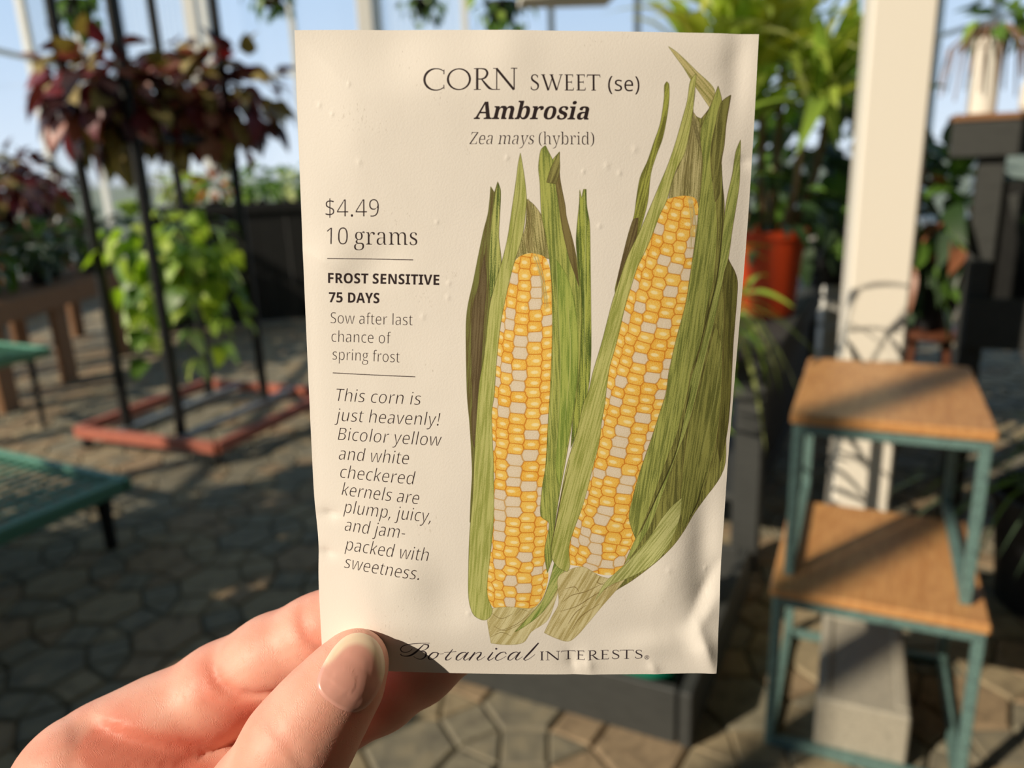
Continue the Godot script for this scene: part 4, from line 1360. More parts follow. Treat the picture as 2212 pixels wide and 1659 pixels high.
	mat("green stem", rgb(92, 112, 56), 0.6)

func build_floor() -> void:
	var slab := struct("floor", box(Vector3(12.0, 0.1, 17.4), Transform3D(Basis.IDENTITY, Vector3(0.2, -0.062, -3.6)), 0.002), M["slab"])
	slab.set_meta("label", "floor of small hexagon, square and triangle stone pavers")
	# hexagons, squares and triangles in turn
	var s := 0.118
	var turn := deg_to_rad(27.0)
	var polys := []
	for k in 3:
		var n: int = [6, 4, 3][k]
		var r: float = [s, s / sqrt(2.0), s / sqrt(3.0)][k] - 0.0035
		polys.append([n, r])
	var meshes := []
	for p in polys:
		var vars := []
		for v in 2:
			var st := begin()
			st.set_smooth_group(-1)
			var n: int = p[0]
			var top := []
			var mid := []
			var low := []
			for k in n:
				var d := Vector3(cos(TAU * (k + 0.5) / n), 0, sin(TAU * (k + 0.5) / n))
				top.append(d * (p[1] - 0.009) + Vector3(0, 0.004 + 0.0015 * v, 0))
				mid.append(d * p[1] + Vector3(0, -0.004, 0))
				low.append(d * p[1] + Vector3(0, -0.02, 0))
			for k in n:
				var k2 := (k + 1) % n
				tri(st, Vector3(0, 0.004 + 0.0015 * v, 0), top[k], top[k2], Vector3.UP)
				quad(st, top[k], top[k2], mid[k2], mid[k], mid[k] + Vector3(0, p[1], 0))
				quad(st, mid[k], mid[k2], low[k2], low[k], mid[k])
			vars.append(done(st))
		meshes.append(vars)
	var l := s * (1.0 + sqrt(3.0))
	var places := []
	for i in range(-40, 41):
		for j in range(-40, 41):
			var c := Vector3(l * (i + j * 0.5), 0, l * j * sqrt(3.0) / 2.0)
			var items := [[0, c, 0.0]]
			for k in 3:
				var a := TAU * k / 6.0
				items.append([1, c + Vector3(cos(a), 0, sin(a)) * l * 0.5, -a + PI / 4.0 * 0.0])
			for k in 2:
				var a := TAU * k / 6.0 + PI / 6.0
				items.append([2, c + Vector3(cos(a), 0, sin(a)) * l / sqrt(3.0), -a + (0.0 if k == 0 else 0.0)])
			for it in items:
				var p: Vector3 = it[1].rotated(Vector3.UP, turn) + Vector3(0.07, 0, -3.0)
				if p.x < -5.0 or p.x > 5.3 or p.z > 3.2 or p.z < -8.5: continue
				var q := cam_basis.inverse() * (p - EYE)
				var seen: bool = q.z < -0.5 and absf(q.x / -q.z * FPX) < 1150.0 and (CY - q.y / -q.z * FPX) < 1720.0
				places.append([-q.z if seen else 50.0 - q.z, it[0], p, it[2] + turn])
	places.sort_custom(func(a, b): return a[0] < b[0])
	var rest := []
	for k in 4: rest.append(begin())
	for n in places.size():
		var it: Array = places[n]
		var tilt := Basis.from_euler(Vector3(rng.randf_range(-0.012, 0.012), it[3], rng.randf_range(-0.012, 0.012)))
		var xf := Transform3D(tilt, it[2])
		var m := rng.randi() % 4
		if n < 300: obj("paver", meshes[it[1]][rng.randi() % 2], M["paver %d" % m], slab, xf)
		else: rest[m].append_from(meshes[it[1]][0], 0, xf)
	for k in 4:
		var o := obj("paver_field", rest[k].commit(), M["paver %d" % k], slab)
		o.set_meta("kind", "stuff")

func frame_wall(called: String, label: String, a: Vector3, b: Vector3, bays: int, sheet_every: int, knee: float, high: float, knee_mat: Material) -> void:
	# posts, rails, a knee wall and panes between them
	var w := Node3D.new()
	w.name = called
	add_child(w)
	w.set_meta("kind", "structure")
	w.set_meta("label", label)
	var dir := (b - a).normalized()
	var up := Vector3.UP
	obj("knee_wall", bar(a + up * knee / 2, b + up * knee / 2, knee, 0.09, 0.004), knee_mat, w)
	obj("rail", bar(a + up * (knee + 0.03), b + up * (knee + 0.03), 0.06, 0.12), M["white frame"], w)
	obj("rail", bar(a + up * (high - 0.05), b + up * (high - 0.05), 0.12, 0.12), M["white frame"], w)
	obj("rail", bar(a + up * 2.75, b + up * 2.75, 0.05, 0.06), M["white frame"], w)
	for k in bays + 1:
		var p := a.lerp(b, float(k) / bays)
		obj("post", bar(p + up * 0.0, p + up * high, 0.09, 0.09), M["white frame"], w)
	for k in bays:
		var p := a.lerp(b, (k + 0.0) / bays) + dir * 0.045
		var q := a.lerp(b, (k + 1.0) / bays) - dir * 0.045
		if sheet_every and k % sheet_every == 0: obj("corrugated_sheet", ribbed(p + up * (knee + 0.06), q + up * (knee + 0.06), high - knee - 0.16), M["clear corrugated sheet"], w)
		else: obj("pane", bar((p + q) / 2 + up * (knee + 0.06), (p + q) / 2 + up * (high - 0.11), 0.004, p.distance_to(q), 0.001) if false else pane(p + up * (knee + 0.06), q + up * (knee + 0.06), high - knee - 0.17), M["glass"], w)

func pane(a: Vector3, b: Vector3, h: float) -> ArrayMesh:
	var st := begin()
	var n := (b - a).cross(Vector3.UP).normalized()
	st.set_smooth_group(-1)
	quad(st, a, b, b + Vector3.UP * h, a + Vector3.UP * h, n)
	return done(st)

func ribbed(a: Vector3, b: Vector3, h: float) -> ArrayMesh:
	var st := begin()
	st.set_smooth_group(0)
	var d := (b - a).normalized()
	var n := d.cross(Vector3.UP).normalized()
	var cuts := int(a.distance_to(b) / 0.0127)
	for k in cuts:
		var p := a + d * (a.distance_to(b) * k / cuts) + n * 0.008 * sin(TAU * k / 6.0)
		var q := a + d * (a.distance_to(b) * (k + 1) / cuts) + n * 0.008 * sin(TAU * (k + 1) / 6.0)
		quad(st, p, q, q + Vector3.UP * h, p + Vector3.UP * h, n)
	return done(st)

func build_house() -> void:
	build_floor()
	var high := 7.6
	frame_wall("wall_left", "glazed side wall of the greenhouse with white posts", Vector3(-5.3, 0, 4.6), Vector3(-5.3, 0, -11.8), 14, 4, 0.45, high, M["white paint"])
	frame_wall("wall_back", "glazed end wall of the greenhouse with white posts", Vector3(-5.3, 0, -11.8), Vector3(5.6, 0, -11.8), 9, 3, 0.45, high, M["white paint"])
	struct("wall_right", box(Vector3(0.12, high, 9.2), Transform3D(Basis.IDENTITY, Vector3(5.66, high / 2, 0.06))), M["board wall"])
	frame_wall("wall_far_right", "glazed far part of the right wall with white posts", Vector3(5.6, 0, -11.8), Vector3(5.6, 0, -4.55), 6, 0, 0.45, high, M["white paint"])
	struct("wall_front", box(Vector3(11.1, high, 0.12), Transform3D(Basis.IDENTITY, Vector3(0.15, high / 2, 4.7))), M["board wall"])
	var roof := struct("ceiling", box(Vector3(11.4, 0.08, 16.9), Transform3D(Basis.IDENTITY, Vector3(0.17, high + 0.1, -3.6))), M["roof sheet"])
	for k in 8:
		obj("rafter", box(Vector3(11.0, 0.14, 0.06), Transform3D(Basis.IDENTITY, Vector3(0.15, high - 0.02, 3.0 - k * 2.0))), M["white frame"], roof)
	struct("ground", box(Vector3(900, 0.1, 900), Transform3D(Basis.IDENTITY, Vector3(0, -0.2, -20))), M["yard"])
	# the square white column beside the plant stand and two further back
	var c := struct("trim_1", box(Vector3(0.165, high, 0.165), Transform3D(Basis(Vector3.UP, deg_to_rad(-16)), Vector3(1.105, high / 2, -2.30)), 0.008), M["white paint"])
	c.set_meta("label", "square cream painted column behind the plant stand")
	for k in 2:
		var p: Vector3 = [deep(424, 100, 8.4), deep(792, 60, 6.6)][k]
		struct("trim_%d" % (k + 2), box(Vector3(0.13, high, 0.13), Transform3D(Basis.IDENTITY, Vector3(p.x, high / 2, p.z)), 0.006), M["white frame"])

# ---------------------------------------------------------------- furniture
func stand_unit(called: String, label: String, at: Vector3, turn: float, w: float, d: float, h: float, group: String) -> Node3D:
	# a steel frame with a thick wooden top; origin at the front left foot, x along the front, -z to the back
	var o := thing(called, label, "plant stand", at, turn, group)
	var t := 0.022
	obj("wooden_top", box(Vector3(w + 0.012, 0.024, d + 0.012), Transform3D(Basis.IDENTITY, Vector3(w / 2, h - 0.012, -d / 2)), 0.004), M["honey wood"], o)
	for x in [t / 2, w - t / 2]:
		for z in [-t / 2, -d + t / 2]:
			obj("leg", box(Vector3(t, h - 0.024, t), Transform3D(Basis.IDENTITY, Vector3(x, (h - 0.024) / 2, z)), 0.002), M["teal steel"], o)
	for y in [h - 0.036, 0.012]:
		for x in [t / 2, w - t / 2]: obj("rail", box(Vector3(t, t, d - 2 * t), Transform3D(Basis.IDENTITY, Vector3(x, y, -d / 2)), 0.002), M["teal steel"], o)
		for z in [-t / 2, -d + t / 2]:
			if y < 0.02 and called == "upper_stand": continue
			obj("rail", box(Vector3(w - 2 * t, t, t), Transform3D(Basis.IDENTITY, Vector3(w / 2, y, z)), 0.002), M["teal steel"], o)
	return o

func build_stand() -> void:
	var turn := deg_to_rad(-25.0)
	stand_unit("lower_stand", "larger wooden topped teal steel plant stand on the floor, under the smaller one", Vector3(0.566, 0.004, -1.53), turn, 0.415, 0.49, 0.422, "stacked plant stands")
	stand_unit("upper_stand", "smaller wooden topped teal steel plant stand set on top of the larger one", Vector3(0.606, 0.426, -1.578), turn, 0.375, 0.515, 0.39, "stacked plant stands")
	# concrete block below
	var b := thing("concrete_block", "grey concrete block on the pavers under the plant stand", "block", Vector3(0.815, 0.004, -1.585), deg_to_rad(-24))
	var st := begin()
	add_box(st, Vector3(0.195, 0.145, 0.030), Transform3D(Basis.IDENTITY, Vector3(0, 0.0725, 0.12)), 0.005)
	add_box(st, Vector3(0.195, 0.145, 0.030), Transform3D(Basis.IDENTITY, Vector3(0, 0.0725, -0.24)), 0.005)
	add_box(st, Vector3(0.030, 0.145, 0.335), Transform3D(Basis.IDENTITY, Vector3(0.0825, 0.0725, -0.06)), 0.005)
	add_box(st, Vector3(0.030, 0.145, 0.335), Transform3D(Basis.IDENTITY, Vector3(-0.0825, 0.0725, -0.06)), 0.005)
	add_box(st, Vector3(0.14, 0.138, 0.34), Transform3D(Basis.IDENTITY, Vector3(0, 0.071, -0.06)), 0.004)
	obj("block", done(st), M["concrete"], b)

func build_table() -> void:
	# long dark table with the orange pot, and the low tray in front of it
	var turn := deg_to_rad(-27.0)
	var o := thing("display_table", "long charcoal wooden display table carrying the orange pot", "table", Vector3(0.79, 0, -2.27), turn)
	# origin at the front right corner on the floor; x to the right, -z to the back
	var w := 0.80
	var d := 1.75
	for k in 5:
		obj("plank", box(Vector3(w / 5 - 0.004, 0.03, d), Transform3D(Basis.IDENTITY, Vector3(-w / 5 * (k + 0.5), 0.735, -d / 2)), 0.003), M["charcoal wood"], o)
	obj("apron", box(Vector3(w - 0.02, 0.10, 0.025), Transform3D(Basis.IDENTITY, Vector3(-w / 2, 0.669, -0.02))), M["charcoal wood"], o)
	obj("apron", box(Vector3(0.025, 0.10, d - 0.06), Transform3D(Basis.IDENTITY, Vector3(-0.02, 0.669, -d / 2))), M["charcoal wood"], o)
	for x in [-0.06, -w + 0.06]:
		for z in [-0.075, -d + 0.08]:
			obj("leg", box(Vector3(0.085, 0.72, 0.085), Transform3D(Basis.IDENTITY, Vector3(x, 0.36, z))), M["charcoal wood"], o)
	obj("lower_shelf", box(Vector3(w - 0.06, 0.025, d - 0.1), Transform3D(Basis.IDENTITY, Vector3(-w / 2, 0.26, -d / 2))), M["charcoal wood"], o)
	obj("side_panel", box(Vector3(0.018, 0.44, d - 0.30), Transform3D(Basis.IDENTITY, Vector3(-0.05, 0.40, -d / 2 - 0.06))), M["black paint"], o)
	var t := thing("planter_tray", "low charcoal wooden planter tray on the pavers in front of the long table", "planter", Vector3(0.388, 0.004, -1.52), turn)
	var tw := 1.12
	var td := 0.78
	var th := 0.15
	obj("board", box(Vector3(tw - 0.05, th, 0.024), Transform3D(Basis.IDENTITY, Vector3(-tw / 2 - 0.012, th / 2, -0.012))), M["charcoal wood"], t)
	obj("board", box(Vector3(tw - 0.05, th, 0.024), Transform3D(Basis.IDENTITY, Vector3(-tw / 2 - 0.012, th / 2, -td + 0.012))), M["charcoal wood"], t)
	obj("board", box(Vector3(0.03, th, td), Transform3D(Basis.IDENTITY, Vector3(-0.015, th / 2, -td / 2))), M["charcoal wood"], t)
	obj("board", box(Vector3(0.03, th, td), Transform3D(Basis.IDENTITY, Vector3(-tw + 0.015, th / 2, -td / 2))), M["charcoal wood"], t)
	obj("bottom", box(Vector3(tw - 0.06, 0.02, td - 0.05), Transform3D(Basis.IDENTITY, Vector3(-tw / 2, 0.03, -td / 2))), M["charcoal wood"], t)
	var inside := Transform3D(Basis(Vector3.UP, turn), Vector3(0.388, 0.004, -1.52))
	var g := potted("glazed_bowl", "shiny teal glazed bowl standing in the low planter tray", "bowl", inside * Vector3(-0.155, 0.041, -0.135), 0.105, 0.07, 0.13, M["teal glaze"])
	bush(g, Vector3(0, 0.16, 0), Vector3(0.07, 0.05, 0.07), 24, [broad_leaf(0.06, 0.03, 0.3, 0.2)], [M["leaf dark"], M["leaf green"]])

func build_palm() -> void:
	# a young palm in the tray; it stands behind the packet and its leaflets dapple the column and the stand
	var inside := Transform3D(Basis(Vector3.UP, deg_to_rad(-27.0)), Vector3(0.388, 0.004, -1.52))
	var o := potted("young_palm", "young palm with narrow leaflets in a black pot at the back of the tray", "potted plant", inside * Vector3(-0.17, 0.041, -0.38), 0.11, 0.09, 0.2, M["black plastic"])
	var leaflets := [strap_leaf(0.20, 0.022, 0.2, 0.4), strap_leaf(0.17, 0.02, 0.1, 0.5)]
	for k in 9:
		var a := k * 2.39996 + 0.7
		var out := 0.08 + 0.12 * fmod(k * 0.37, 1.0)
		var top := 1.05 + 0.5 * fmod(k * 0.61, 1.0)
		var pts := []
		for j in 8:
			var f := j / 7.0
			pts.append(Vector3(cos(a) * out * f * f, 0.15 + (top - 0.15) * f - 0.1 * f * f * f, sin(a) * out * f * f))
		obj("frond_stalk", tube(pts, [0.006, 0.006, 0.005, 0.005, 0.004, 0.004, 0.003, 0.002], 6), M["green stem"], o)
		for j in range(4, 8):
			for s in 2:
				var d := Vector3(cos(a + (s - 0.5) * 2.2), 0.35, sin(a + (s - 0.5) * 2.2))
				obj("leaflet", leaflets[s], M["leaf green"] if (j + k) % 3 else M["leaf fresh"], o, Transform3D(facing(d, rng.randf_range(-0.5, 0.5)), pts[j]))

func build_rack() -> void:
	# four black poles on a red steel base with castors, a shelf frame high up
	var o := thing("plant_rack", "tall rack of four black poles on a red steel base with castors", "plant rack", Vector3(-1.95, 0, -4.35), 0.0)
	var fl := on(166, 932, 0.1)
	var fr := on(468, 968, 0.1)
	var bl := on(398, 824, 0.1)
	var br := bl + fr - fl
	var c := (fl + br) / 2.0
	var e := (fr - fl).normalized()
	var q := e.cross(Vector3.UP).normalized()
	if q.dot(bl - fl) < 0.0: q = -q
	var w := fl.distance_to(fr)
	var d := (bl - fl).dot(q)
	br = fr + q * d
	bl = fl + q * d
	var org := o.position
	for s in [[fl, fr], [bl, br], [fl, bl], [fr, br]]:
		obj("base_rail", bar(s[0] - org, s[1] - org, 0.055, 0.04), M["red steel"], o)
	for s in [0.3, 0.72]:
		obj("cross_bar", bar(fl.lerp(fr, s) - org + Vector3(0, 0.01, 0), bl.lerp(br, s) - org + Vector3(0, 0.01, 0), 0.03, 0.045), M["galvanized"], o)
	for s in [fl, fr, bl, br]:
		var p: Vector3 = s.lerp((fl + br) / 2, 0.06) - org
		var cw := obj("castor", tube([Vector3(p.x - 0.014, 0.035, p.z), Vector3(p.x + 0.014, 0.035, p.z)], [0.035, 0.035], 14), M["rubber"], o)
		obj("fork", box(Vector3(0.045, 0.05, 0.03), Transform3D(Basis.IDENTITY, Vector3(p.x, 0.062, p.z))), M["galvanized"], cw)
	var feet := [on(277, 925, 0.11), on(393, 940, 0.11), on(453, 846, 0.11), on(572, 862, 0.11)]
	for f in feet:
		obj("pole", tube([Vector3(f.x, 0.08, f.z) - org, Vector3(f.x, 2.5, f.z) - org], [0.026, 0.026], 12), M["black steel"], o)
	for s in [[0, 1], [1, 3], [2, 3], [0, 2]]:
		obj("shelf_bar", bar(Vector3(feet[s[0]].x, 1.545, feet[s[0]].z) - org, Vector3(feet[s[1]].x, 1.545, feet[s[1]].z) - org, 0.04, 0.03), M["black steel"], o)
		obj("shelf_bar", bar(Vector3(feet[s[0]].x, 2.46, feet[s[0]].z) - org, Vector3(feet[s[1]].x, 2.46, feet[s[1]].z) - org, 0.04, 0.03), M["black steel"], o)
	for k in 5:
		var u := (k + 0.5) / 5.0
		obj("shelf_slat", bar(feet[0].lerp(feet[2], u) * Vector3(1, 0, 1) + Vector3(0, 1.573, 0) - org, feet[1].lerp(feet[3], u) * Vector3(1, 0, 1) + Vector3(0, 1.573, 0) - org, 0.014, 0.05), M["black steel"], o)
	# what stands and hangs on it
	var wine := [M["coleus wine"], M["coleus dark"], M["coleus dark"], M["coleus olive"], M["coleus olive"], M["coleus rose"]]
	var shapes := [broad_leaf(0.13, 0.09, 0.35, 0.2), broad_leaf(0.11, 0.08, 0.2, 0.15), broad_leaf(0.14, 0.095, 0.5, 0.1)]
	for k in 2:
		var p: Vector3 = feet[0].lerp(feet[1], 0.45).lerp(feet[2].lerp(feet[3], 0.45), [0.12, 0.8][k])
		var label: String = ["bushy maroon and olive coleus on the front of the rack shelf", "bushy maroon and olive coleus on the back of the rack shelf"][k]
		var t := potted("coleus", label, "potted plant", Vector3(p.x + [0.0, 0.18][k], 1.580, p.z), 0.09, 0.07, 0.13, M["black plastic"], "coleus plants on the rack")
		bush(t, Vector3(0.0, 0.16, 0.0), Vector3([0.31, 0.40][k], [0.27, 0.31][k], 0.3), 280, shapes, wine, 0.5, 0.35)
		stems(t, Vector3(0, 0.10, 0), [Vector3(0.14, 0.26, 0.05), Vector3(-0.15, 0.24, 0.02), Vector3(0.02, 0.3, -0.1)], 0.006, M["coleus wine"])
	var p2: Vector3 = (feet[0] + feet[3]) / 2.0
	var n := potted("trailing_lime_plant", "bright lime green trailing plant hanging inside the pole rack", "hanging plant", Vector3(p2.x - 0.02, 0.80, p2.z), 0.13, 0.10, 0.15, M["clay"])
	hang_wires(n, Vector3(0, 0.745, 0), 0.125, 0.145)
	var lime := [M["lime leaf"], M["lime leaf"], M["lime pale"], M["leaf fresh"], M["leaf green"]]
	var hearts := [broad_leaf(0.11, 0.095, 0.4, 0.12, 0.8), broad_leaf(0.09, 0.08, 0.3, 0.1, 0.8), broad_leaf(0.125, 0.105, 0.5, 0.1, 0.8)]
	bush(n, Vector3(0, 0.20, 0), Vector3(0.36, 0.26, 0.34), 120, hearts, lime, 0.8, 0.4)
	var vine := 0
	for v in 13:
		var a := TAU * v / 13.0 + rng.randf_range(-0.2, 0.2)
		var reach := rng.randf_range(0.18, 0.38)
		var drop := rng.randf_range(0.15, 0.5)
		var pts := []
		var rad := []
		for k in 7:
			var f := k / 6.0
			pts.append(Vector3(cos(a), 0, sin(a)) * (0.10 + (reach - 0.10) * sqrt(f)) + Vector3(0, 0.16 + 0.06 * sin(PI * minf(f * 2.0, 1.0)) - drop * f * f, 0))
			rad.append(0.003)
		obj("vine", tube(pts, rad, 5), M["green stem"], n)
		for k in range(1, 7):
			for side in 2:
				var dir := Vector3(cos(a + (side - 0.5) * 1.8), -0.7, sin(a + (side - 0.5) * 1.8))
				obj("leaf", hearts[rng.randi() % 3], lime[rng.randi() % 5], n, Transform3D(facing(dir, rng.randf_range(-0.6, 0.6)).scaled(Vector3.ONE * rng.randf_range(0.8, 1.15)), pts[k]))

func mesh_bench(called: String, label: String, at: Vector3, w: float, d: float, h: float, leg: float) -> void:
	# a moulded green plastic bench top: raised rim, a grid of bars; x goes to the back left, z to the front left
	var o := thing(called, label, "bench", at, deg_to_rad(180.0 - 27.5), "green plastic grid benches")
	# origin: the corner nearest the aisle; +x along one rim, -z along the other
	for s in [[0.0, 0.0, 1.0, 0.0], [0.0, 1.0, 1.0, 1.0]]:
		obj("rim", box(Vector3(w, 0.055, 0.035), Transform3D(Basis.IDENTITY, Vector3(w / 2, h - 0.0275, -d * s[1])), 0.008), M["green plastic"], o)
	for x in [0.0175, w - 0.0175]:
		obj("rim", box(Vector3(0.035, 0.055, d - 0.036), Transform3D(Basis.IDENTITY, Vector3(x, h - 0.0275, -d / 2)), 0.008), M["green plastic"], o)
	var n := int(w / 0.06)
	for k in range(1, n):
		obj("grid_bar", box(Vector3(0.014, 0.008, d - 0.04), Transform3D(Basis.IDENTITY, Vector3(w * k / n, h - 0.012, -d / 2)), 0.002), M["green plastic"], o)
	n = int(d / 0.06)
	for k in range(1, n):
		obj("grid_bar", box(Vector3(w - 0.04, 0.008, 0.014), Transform3D(Basis.IDENTITY, Vector3(w / 2, h - 0.020, -d * k / n)), 0.002), M["green plastic"], o)
	for x in [0.07, w - 0.07]:
		for z in [-0.07, -d + 0.07]:
			obj("leg", tube([Vector3(x, h - 0.05, z), Vector3(x, h * 0.5, z), Vector3(x, 0.0, z)], [leg * 1.5, leg * 1.1, leg], 10), M["black plastic"], o)

const ORD := ["first", "second", "third", "fourth", "fifth", "sixth", "seventh", "eighth"]

func build_left() -> void:
	mesh_bench("grid_bench", "low green plastic grid bench on short black legs", Vector3(-1.47, 0.004, -2.73), 0.95, 0.75, 0.27, 0.022)
	mesh_bench("grid_bench", "taller green plastic grid bench beside the wooden bench", Vector3(-2.62, 0.004, -4.28), 0.62, 0.5, 0.47, 0.014)
	# wooden two-step bench along the side wall
	var b := thing("wooden_bench", "brown wooden two step bench along the glazed side wall", "bench", Vector3(-3.1, 0, -5.85), 0.0)
	for k in 3: obj("plank", box(Vector3(0.19, 0.035, 2.6), Transform3D(Basis.IDENTITY, Vector3(-0.10 - k * 0.2, 0.663, 0)), 0.004), M["bench wood"], b)
	obj("face_board", box(Vector3(0.03, 0.13, 2.6), Transform3D(Basis.IDENTITY, Vector3(0.012, 0.615, 0)), 0.004), M["bench wood"], b)
	for k in 2: obj("plank", box(Vector3(0.19, 0.035, 2.6), Transform3D(Basis.IDENTITY, Vector3(-0.72 - k * 0.2, 1.02, 0)), 0.004), M["bench wood"], b)
	obj("face_board", box(Vector3(0.03, 0.12, 2.6), Transform3D(Basis.IDENTITY, Vector3(-0.61, 0.975, 0)), 0.004), M["bench wood"], b)
	for z in [-1.2, -0.35, 0.5, 1.2]:
		obj("leg", box(Vector3(0.045, 0.645, 0.16), Transform3D(Basis.IDENTITY, Vector3(-0.06, 0.3225, z)), 0.004), M["bench wood"], b)
		obj("leg", box(Vector3(0.045, 1.0, 0.16), Transform3D(Basis.IDENTITY, Vector3(-0.90, 0.5, z)), 0.004), M["bench wood"], b)
	var dark := [M["leaf dark"], M["leaf dark"], M["leaf green"], M["leaf blue"]]
	var shapes := [broad_leaf(0.13, 0.065, 0.4, 0.2), broad_leaf(0.11, 0.055, 0.3, 0.2)]
	for k in 7:
		var z := -4.72 - k * 0.37
		var t := potted("foliage_plant", "dark green plant in black pot, %s from the aisle end of lower bench step" % ORD[k], "potted plant", Vector3(-3.30 - (k % 2) * 0.12, 0.6815, z), 0.075, 0.055, 0.13, M["black plastic"], "black potted plants on the lower step")
		bush(t, Vector3(0, 0.25, 0), Vector3(0.18, 0.19, 0.18), 70, shapes, dark, 0.1, 0.3)
		stems(t, Vector3(0, 0.1, 0), [Vector3(0.05, 0.24, 0.03), Vector3(-0.06, 0.26, -0.02)], 0.004, M["green stem"])
	var wine := [M["coleus wine"], M["coleus dark"], M["coleus dark"], M["coleus olive"], M["coleus rose"]]
	var wshapes := [broad_leaf(0.14, 0.10, 0.35, 0.2), broad_leaf(0.12, 0.085, 0.2, 0.15)]
	for k in 6:
		var z := -4.75 - k * 0.44
		var t: Node3D
		if k % 3 < 2:
			t = potted("coleus", "maroon coleus in black pot, %s from the aisle end of upper bench step" % ORD[k], "potted plant", Vector3(-3.85, 1.0385, z), 0.09, 0.07, 0.15, M["black plastic"], "coleus plants on the upper step")
			bush(t, Vector3(0, 0.34, 0), Vector3(0.27, 0.27, 0.25), 110, wshapes, wine, 0.3, 0.35)
		else:
			t = potted("foliage_plant", "green plant in white pot, %s from the aisle end of upper bench step" % ORD[k], "potted plant", Vector3(-3.85, 1.0385, z), 0.085, 0.065, 0.14, M["white glaze"], "white potted plants on the upper step")
			bush(t, Vector3(0, 0.28, 0), Vector3(0.18, 0.16, 0.18), 46, shapes, dark, 0.1, 0.3)
	# black display bench farther down the aisle and what grows on it
	var p := deep(560, 520, 7.6)
	var f := thing("black_display_bench", "tall black boarded display bench in the shade beyond the pole rack", "bench", Vector3(p.x, 0, p.z), deg_to_rad(12))
	for k in 9: obj("board", box(Vector3(0.198, 1.02, 0.03), Transform3D(Basis.IDENTITY, Vector3(-0.8 + k * 0.2, 0.53, 0.4)), 0.004), M["black paint"], f)
	for s in [-0.9, 0.9]: obj("side_board", box(Vector3(0.03, 1.02, 0.8), Transform3D(Basis.IDENTITY, Vector3(s, 0.53, 0.0)), 0.004), M["black paint"], f)
	obj("top_rail", box(Vector3(1.9, 0.09, 0.06), Transform3D(Basis.IDENTITY, Vector3(0, 1.085, 0.42)), 0.004), M["black paint"], f)
	obj("bed", box(Vector3(1.76, 0.04, 0.76), Transform3D(Basis.IDENTITY, Vector3(0, 1.0, 0.0)), 0.004), M["black paint"], f)
	var inside := Transform3D(Basis(Vector3.UP, deg_to_rad(12)), Vector3(p.x, 1.02, p.z))
	var many := [[M["leaf yellow"], M["lime leaf"]], [M["petal orange"], M["leaf green"]], [M["leaf fresh"], M["leaf green"]], [M["leaf green"], M["leaf striped"]], [M["coleus wine"], M["coleus olive"]]]
	var names := ["yellow leaved plant in a black pot on the black display bench", "orange flowering plant in a black pot on the black display bench", "fresh green plant in a black pot on the black display bench", "pale striped plant in a black pot on the black display bench", "maroon coleus in a black pot on the black display bench"]
	for k in 5:
		var t := potted("bench_plant", names[k], "potted plant", inside * Vector3(-0.66 + k * 0.34, 0, 0.1 * (k % 2)), 0.09, 0.07, 0.13, M["black plastic"], "plants on the black display bench")
		bush(t, Vector3(0, 0.27, 0), Vector3(0.19, 0.17, 0.19), 60, shapes, many[k], 0.1, 0.3)
	# a row of plants on a pale bench before the end wall
	var r := thing("end_bench", "pale grey slatted bench standing before the glazed end wall", "bench", Vector3(-2.2, 0, -10.6), 0.0)
	for k in 4: obj("slat", box(Vector3(4.6, 0.03, 0.15), Transform3D(Basis.IDENTITY, Vector3(0, 0.785, -0.26 + k * 0.17)), 0.004), M["white frame"], r)
	for x in [-2.1, -0.7, 0.7, 2.1]: obj("leg", box(Vector3(0.09, 0.77, 0.6), Transform3D(Basis.IDENTITY, Vector3(x, 0.385, 0)), 0.004), M["white frame"], r)
	for k in 7:
		var nm: String = "%s plant in white pot, %s from the side wall on the pale end bench" % [["yellow leaved", "fresh green", "striped green"][k % 3], ORD[k]]
		var t := potted("end_bench_plant", nm, "potted plant", Vector3(-4.2 + k * 0.66, 0.8, -10.6), 0.12, 0.09, 0.2, M["white glaze"], "plants on the pale end bench")
		bush(t, Vector3(0, 0.42, 0), Vector3(0.28, 0.26, 0.26), 56, [broad_leaf(0.16, 0.08, 0.4, 0.2)], [[M["leaf yellow"], M["lime leaf"]], [M["leaf fresh"], M["leaf green"]], [M["leaf striped"], M["leaf green"]]][k % 3], 0.1, 0.3)

func basket(called: String, label: String, at: Vector3, size: float, mats: Array, pot_mat: Material, roof: float) -> void:
	var o := potted(called, label, "hanging plant", at, 0.12 * size, 0.08 * size, 0.13 * size, pot_mat, "")
	hang_wires(o, Vector3(0, roof - at.y, 0), 0.118 * size, 0.125 * size)
	bush(o, Vector3(0, 0.09 * size, 0), Vector3(0.24, 0.20, 0.24) * size, 60, [broad_leaf(0.10 * size, 0.06 * size, 0.4, 0.2), broad_leaf(0.08 * size, 0.05 * size, 0.4, 0.2)], mats, 0.7, 0.4)

